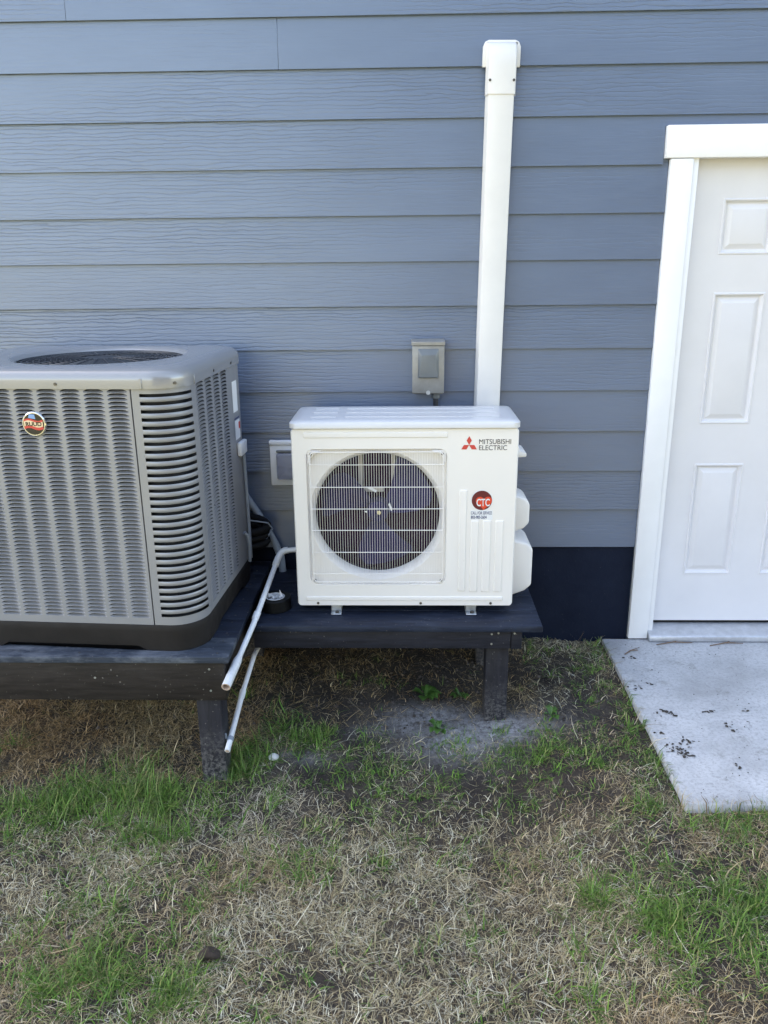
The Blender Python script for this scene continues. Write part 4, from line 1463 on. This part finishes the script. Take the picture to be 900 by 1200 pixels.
# ------------------------------------------------------------------ grass
GREEN += [(-1.557, -0.721, 0.048, 0.048, 0.8), (-1.365, -1.041, 0.17, 0.064, 0.9), (-1.179, -0.999, 0.141, 0.09, 1), (-1.052, -0.956, 0.126, 0.117, 1), (-0.852, -0.996, 0.109, 0.114, 1), (-0.752, -0.889, 0.064, 0.061, 0.8), (-0.614, -0.853, 0.084, 0.107, 1.2), (-0.539, -0.909, 0.064, 0.06, 1), (-0.839, -1.151, 0.177, 0.052, 0.6), (-1.328, -1.193, 0.118, 0.076, 0.4), (-0.981, -1.446, 0.053, 0.074, 0.9), (-0.877, -1.478, 0.053, 0.052, 0.8), (-1.06, -1.544, 0.103, 0.043, 0.4), (-0.993, -1.757, 0.094, 0.047, 0.8), (-0.877, -1.688, 0.096, 0.066, 0.8), (-0.763, -1.74, 0.071, 0.063, 0.8), (-0.63, -1.751, 0.061, 0.062, 0.9), (-0.592, -1.67, 0.097, 0.039, 0.5), (-0.875, -1.818, 0.137, 0.034, 0.6), (-1.103, -1.62, 0.075, 0.041, 0.35), (-0.626, -1.424, 0.053, 0.041, 0.6), (-0.365, -1.277, 0.084, 0.045, 0.4), (-0.33, -1.332, 0.028, 0.029, 0.7), (-0.276, -1.181, 0.116, 0.052, 0.35), (-0.128, -0.861, 0.077, 0.115, 0.7), (-0.148, -0.771, 0.053, 0.074, 0.6), (-0.015, -1.086, 0.119, 0.053, 0.4), (0.224, -0.858, 0.045, 0.062, 0.5), (0.016, -0.967, 0.155, 0.049, 0.4), (-0.507, -0.577, 0.14, 0.052, 0.5), (-0.39, -0.677, 0.116, 0.059, 0.6), (-0.672, -0.442, 0.051, 0.079, 0.55), (-0.13, -0.323, 0.112, 0.06, 0.5), (-0.208, -0.263, 0.076, 0.049, 0.5), (0.28, -0.767, 0.065, 0.065, 0.9), (0.404, -0.824, 0.074, 0.071, 1), (0.532, -0.813, 0.106, 0.073, 1), (0.575, -0.924, 0.084, 0.052, 0.9), (0.72, -0.954, 0.045, 0.054, 0.6), (0.489, -0.675, 0.051, 0.03, 0.7), (0.874, -0.522, 0.063, 0.092, 0.9), (0.861, -0.821, 0.076, 0.109, 0.9), (0.878, -0.874, 0.05, 0.127, 0.9), (0.916, -1.094, 0.029, 0.055, 0.8), (0.899, -0.037, 0.087, 0.051, 0.9), (0.807, -0.276, 0.074, 0.059, 0.6), (0.855, -0.386, 0.087, 0.071, 0.6), (0.571, -0.109, 0.077, 0.102, 0.4), (0.654, -0.296, 0.086, 0.068, 0.3), (0.978, -1.242, 0.109, 0.04, 0.5), (1.106, -1.26, 0.065, 0.047, 0.7), (1.049, -1.337, 0.079, 0.045, 0.4), (0.888, -1.59, 0.167, 0.073, 1), (0.942, -1.663, 0.093, 0.086, 1), (0.748, -1.624, 0.112, 0.06, 0.9), (0.66, -1.612, 0.042, 0.038, 0.8), (0.565, -1.514, 0.031, 0.047, 0.7), (0.903, -1.759, 0.08, 0.053, 0.8), (0.751, -1.723, 0.063, 0.05, 0.7), (0.639, -1.73, 0.028, 0.029, 0.6), (0.464, -1.656, 0.052, 0.026, 0.4), (0.722, -1.843, 0.031, 0.022, 0.5), (0.504, -1.836, 0.059, 0.022, 0.4), (0.251, -1.27, 0.067, 0.038, 0.4), (0.211, -1.572, 0.148, 0.042, 0.25), (0.126, -1.271, 0.084, 0.045, 0.3), (-0.07, -1.274, 0.056, 0.053, 0.3), (0.459, -1.798, 0.041, 0.023, 0.4), (0.282, -1.788, 0.089, 0.035, 0.3), (-0.346, -1.694, 0.119, 0.038, 0.3), (-0.422, -1.799, 0.091, 0.035, 0.35), (0.495, -1.044, 0.134, 0.054, 0.35), (0.257, -1.044, 0.119, 0.047, 0.3), (0.799, -1.199, 0.138, 0.056, 0.35)]
HX0, HX1, HY0, HY1 = -2.2, 2.2, -2.9, -0.005

def on_pad(x, y):
    return (x > 0.915) & (y > -1.212)

def blades(name, n, dens, length, width, lift, tint, label, segs=4, curl=1.0, seed=1, tip=0.0, tuft=1, spread=0.012):
    r = np.random.default_rng(seed)
    bx = np.empty(0)
    by = np.empty(0)
    while len(bx) < n:
        x = r.uniform(HX0, HX1, n)
        y = r.uniform(HY0, HY1, n)
        k = r.random(n) < dens(x, y)
        bx = np.concatenate([bx, x[k & ~on_pad(x, y)]])
        by = np.concatenate([by, y[k & ~on_pad(x, y)]])
    x, y = bx[:n], by[:n]
    if tuft > 1:                           # blades grow in little tufts
        k_ = (n + tuft - 1) // tuft
        x = np.repeat(x[:k_], tuft)[:n] + r.normal(0, spread, n)
        y = np.minimum(np.repeat(y[:k_], tuft)[:n] + r.normal(0, spread, n), -0.004)
        bad = on_pad(x, y)
        x = np.where(bad & (y > -1.19), 0.912, x)
        y = np.where(bad & (x > 0.912), -1.216, y)
    L = length(r, x, y)
    W = width(r, n)
    up0 = lift(r, n)                       # start elevation angle
    az = r.uniform(0, 2 * np.pi, n)
    turn = r.normal(0, 0.55, n) * curl
    droop = r.uniform(0.2, 1.3, n) * curl
    z = ground_h(x, y) - 0.003
    P = np.stack([x, y, z], 1)
    out = []
    el = up0.copy()
    for s in range(segs + 1):
        t = s / segs
        side = np.stack([-np.sin(az), np.cos(az), np.zeros(n)], 1)
        ww = W * (1 - 0.75 * t ** 1.6)
        out.append(P - side * ww[:, None] * 0.5)
        out.append(P + side * ww[:, None] * 0.5)
        st = L / segs
        d = np.stack([np.cos(el) * np.cos(az), np.cos(el) * np.sin(az), np.sin(el)], 1)
        P = P + d * st[:, None]
        az = az + turn / segs * 1.6
        el = el - droop / segs
        gz = ground_h(P[:, 0], P[:, 1]) + 0.003
        P[:, 2] = np.maximum(P[:, 2], gz + 0.004 * r.random(n))
        # keep blades from growing onto the slab
        inside = (P[:, 0] > 0.918) & (P[:, 1] > -1.205)
        P[:, 2] = np.where(inside, np.maximum(P[:, 2], 0.004), P[:, 2])
    V = np.stack(out, 1)                    # n, 2*(segs+1), 3
    k = V.shape[1]
    base = (np.arange(n) * k)[:, None]
    q = []
    for s in range(segs):
        q.append(np.stack([base[:, 0] + 2 * s, base[:, 0] + 2 * s + 1, base[:, 0] + 2 * s + 3, base[:, 0] + 2 * s + 2], 1))
    Q_ = np.concatenate(q, 0)
    c = tint(r, x, y)
    ramp = (np.arange(k) // 2 / segs)[None, :, None]
    dry = tip * (ramp ** 2.2) * r.uniform(0, 1, n)[:, None, None]
    cv = c[:, None, :] * (1 - dry) + np.array([0.36, 0.31, 0.17])[None, None] * dry
    o = np_mesh(name, V.reshape(-1, 3), Q_, 'blade', cv.reshape(-1, 3))
    return tag(o, label, None, None, 'stuff')

WIDE = [(bx, by, rx * 2.2 + 0.05, ry * 2.2 + 0.05, wt) for bx, by, rx, ry, wt in GREEN]
def f_green(x, y):
    return np.clip(blobs(GREEN, x, y) * (1 - 0.9 * blobs(PALE, x, y)) * (1 - 0.45 * smooth(-0.75, -0.35, y)) * (1 - 0.38 * smooth(0.1, 0.4, x) * smooth(-1.15, -0.95, y)), 0, 1)
def f_bare(x, y):
    return np.clip(np.maximum(blobs(BARE, x, y), blobs(DUST, x, y)), 0, 1)
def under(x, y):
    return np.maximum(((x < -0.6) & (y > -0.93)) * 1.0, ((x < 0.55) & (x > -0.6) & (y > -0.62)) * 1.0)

PALE = [(-0.568, -1.013, 0.169, 0.097, 1.0), (-0.67, -1.112, 0.09, 0.053, 0.6)]
def d_straw(x, y):
    nz = vnoise(x + 3, y + 5, 4.0) * 0.6 + vnoise(x, y, 11.0) * 0.4
    base = 0.35 + 0.85 * smooth(0.3, 0.7, nz)
    near = smooth(-0.9, -1.25, y) * 0.5 + 0.5
    u = under(x, y)
    pl = ((x < -0.6) & (y > -0.93))
    d = base * np.where(pl, 1.6, near) * (1 - 0.93 * f_bare(x, y)) * (1 - 0.3 * f_green(x, y))
    return np.clip(d, 0, 1)
STRAW = np.array([[0.46, 0.39, 0.24], [0.37, 0.31, 0.17], [0.64, 0.58, 0.42], [0.26, 0.195, 0.105], [0.44, 0.42, 0.32], [0.15, 0.11, 0.065]])
def t_straw(r, x, y):
    c = STRAW[r.choice(6, len(x), p=[.22, .22, .13, .17, .13, .13])] * r.uniform(0.75, 1.45, len(x))[:, None]
    rust = smooth(0.55, 0.75, vnoise(x + 20, y + 3, 3.0))[:, None] * 0.5
    c = c * (1 - rust) + c * np.array([0.8, 0.62, 0.5]) * rust
    pale = np.clip(blobs(PALE, x, y), 0, 1)[:, None] * 0.7
    c = c * (1 - pale) + pale * np.array([0.62, 0.54, 0.45]) * r.uniform(0.6, 1.15, len(x))[:, None]
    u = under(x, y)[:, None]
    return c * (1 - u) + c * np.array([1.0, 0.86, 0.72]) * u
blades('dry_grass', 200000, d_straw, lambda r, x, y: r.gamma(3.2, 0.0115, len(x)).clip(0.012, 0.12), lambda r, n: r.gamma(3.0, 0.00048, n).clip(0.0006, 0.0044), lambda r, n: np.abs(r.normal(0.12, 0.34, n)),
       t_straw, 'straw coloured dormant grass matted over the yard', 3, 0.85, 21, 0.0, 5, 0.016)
def d_green(x, y):
    g = f_green(x, y)
    nz = 0.5 * vnoise(x + 13, y + 1, 10.0) + 0.5 * vnoise(x + 3, y + 21, 31.0)
    return np.clip(g * g * (0.05 + 2.2 * nz ** 4) + 0.03 * (1 - under(x, y)) * smooth(0.15, 0.6, blobs(WIDE, x, y)) * nz, 0, 1)
GRN = np.array([[0.085, 0.195, 0.028], [0.06, 0.15, 0.02], [0.14, 0.27, 0.04], [0.26, 0.28, 0.09], [0.038, 0.095, 0.016]])
def t_green(r, x, y):
    return GRN[r.choice(5, len(x), p=[.3, .28, .2, .08, .14])] * r.uniform(0.75, 1.25, len(x))[:, None]
blades('green_grass', 16000, d_green, lambda r, x, y: r.uniform(0.022, 0.08, len(x)) * (1 + 0.5 * ((y > -1.2) & (x < -0.45))) * (1 - 0.35 * ((y > -1.15) & (x > -0.3))), lambda r, n: r.gamma(4.0, 0.00066, n).clip(0.0012, 0.0058),
       lambda r, n: np.clip(r.normal(0.75, 0.40, n), 0.05, 1.5), t_green, 'green grass sprouting in patches through the dry lawn', 4, 1.0, 22, 0.6, 9, 0.013)
def d_low(x, y):
    return np.clip(0.10 + 0.2 * vnoise(x, y, 6.0) - 0.1 * f_bare(x, y), 0, 1) * (1 - 0.8 * under(x, y))
blades('sparse_grass', 6500, d_low, lambda r, x, y: r.uniform(0.02, 0.055, len(x)), lambda r, n: r.uniform(0.0014, 0.0028, n),
       lambda r, n: np.clip(r.normal(0.7, 0.4, n), 0.05, 1.5), t_green, 'sparse short green blades scattered between the dry grass', 3, 1.0, 23, 0.6, 3, 0.008)

# crumbs of soil lying on the bare ground
rc_ = np.random.default_rng(5)
nC = 26000
cx_ = rc_.uniform(-1.9, 1.9, nC * 3)
cy_ = rc_.uniform(-2.4, -0.01, nC * 3)
kp = (rc_.random(nC * 3) < (0.12 + 0.85 * f_bare(cx_, cy_))) & ~((cx_ > 0.90) & (cy_ > -1.22))
cx_, cy_ = cx_[kp][:nC], cy_[kp][:nC]
nC = len(cx_)
rad = rc_.gamma(2.0, 0.0016, nC).clip(0.0012, 0.012) * (1 - 0.6 * np.clip(blobs(DUST, cx_, cy_), 0, 1))
cz_ = ground_h(cx_, cy_) + rad * 0.25
octa = np.array([[1, 0, 0], [0, 1, 0], [-1, 0, 0], [0, -1, 0], [0, 0, 0.8], [0, 0, -0.8]], float)
V = np.stack([cx_, cy_, cz_], 1)[:, None, :] + octa[None] * rad[:, None, None] * rc_.uniform(0.6, 1.3, (nC, 6, 1))
tri = np.array([[0, 1, 4], [1, 2, 4], [2, 3, 4], [3, 0, 4], [1, 0, 5], [2, 1, 5], [3, 2, 5], [0, 3, 5]])
F = (tri[None] + (np.arange(nC) * 6)[:, None, None]).reshape(-1, 3)
dcol = np.array([0.05, 0.04, 0.033])[None] * rc_.uniform(0.5, 1.7, nC)[:, None]
dus = np.clip(blobs(DUST, cx_, cy_), 0, 1)[:, None] * (rc_.random(nC) < 0.75)[:, None]
dcol = dcol * (1 - dus) + dus * np.array([0.32, 0.315, 0.315])[None] * rc_.uniform(0.5, 1.2, nC)[:, None]
oc = np_mesh('soil_crumbs', V.reshape(-1, 3), F, 'blade', np.repeat(dcol, 6, axis=0))
oc.data.polygons.foreach_set('use_smooth', np.zeros(len(F), bool))
tag(oc, 'crumbs of dark soil and grey cement dust on the bare ground', None, None, 'stuff')
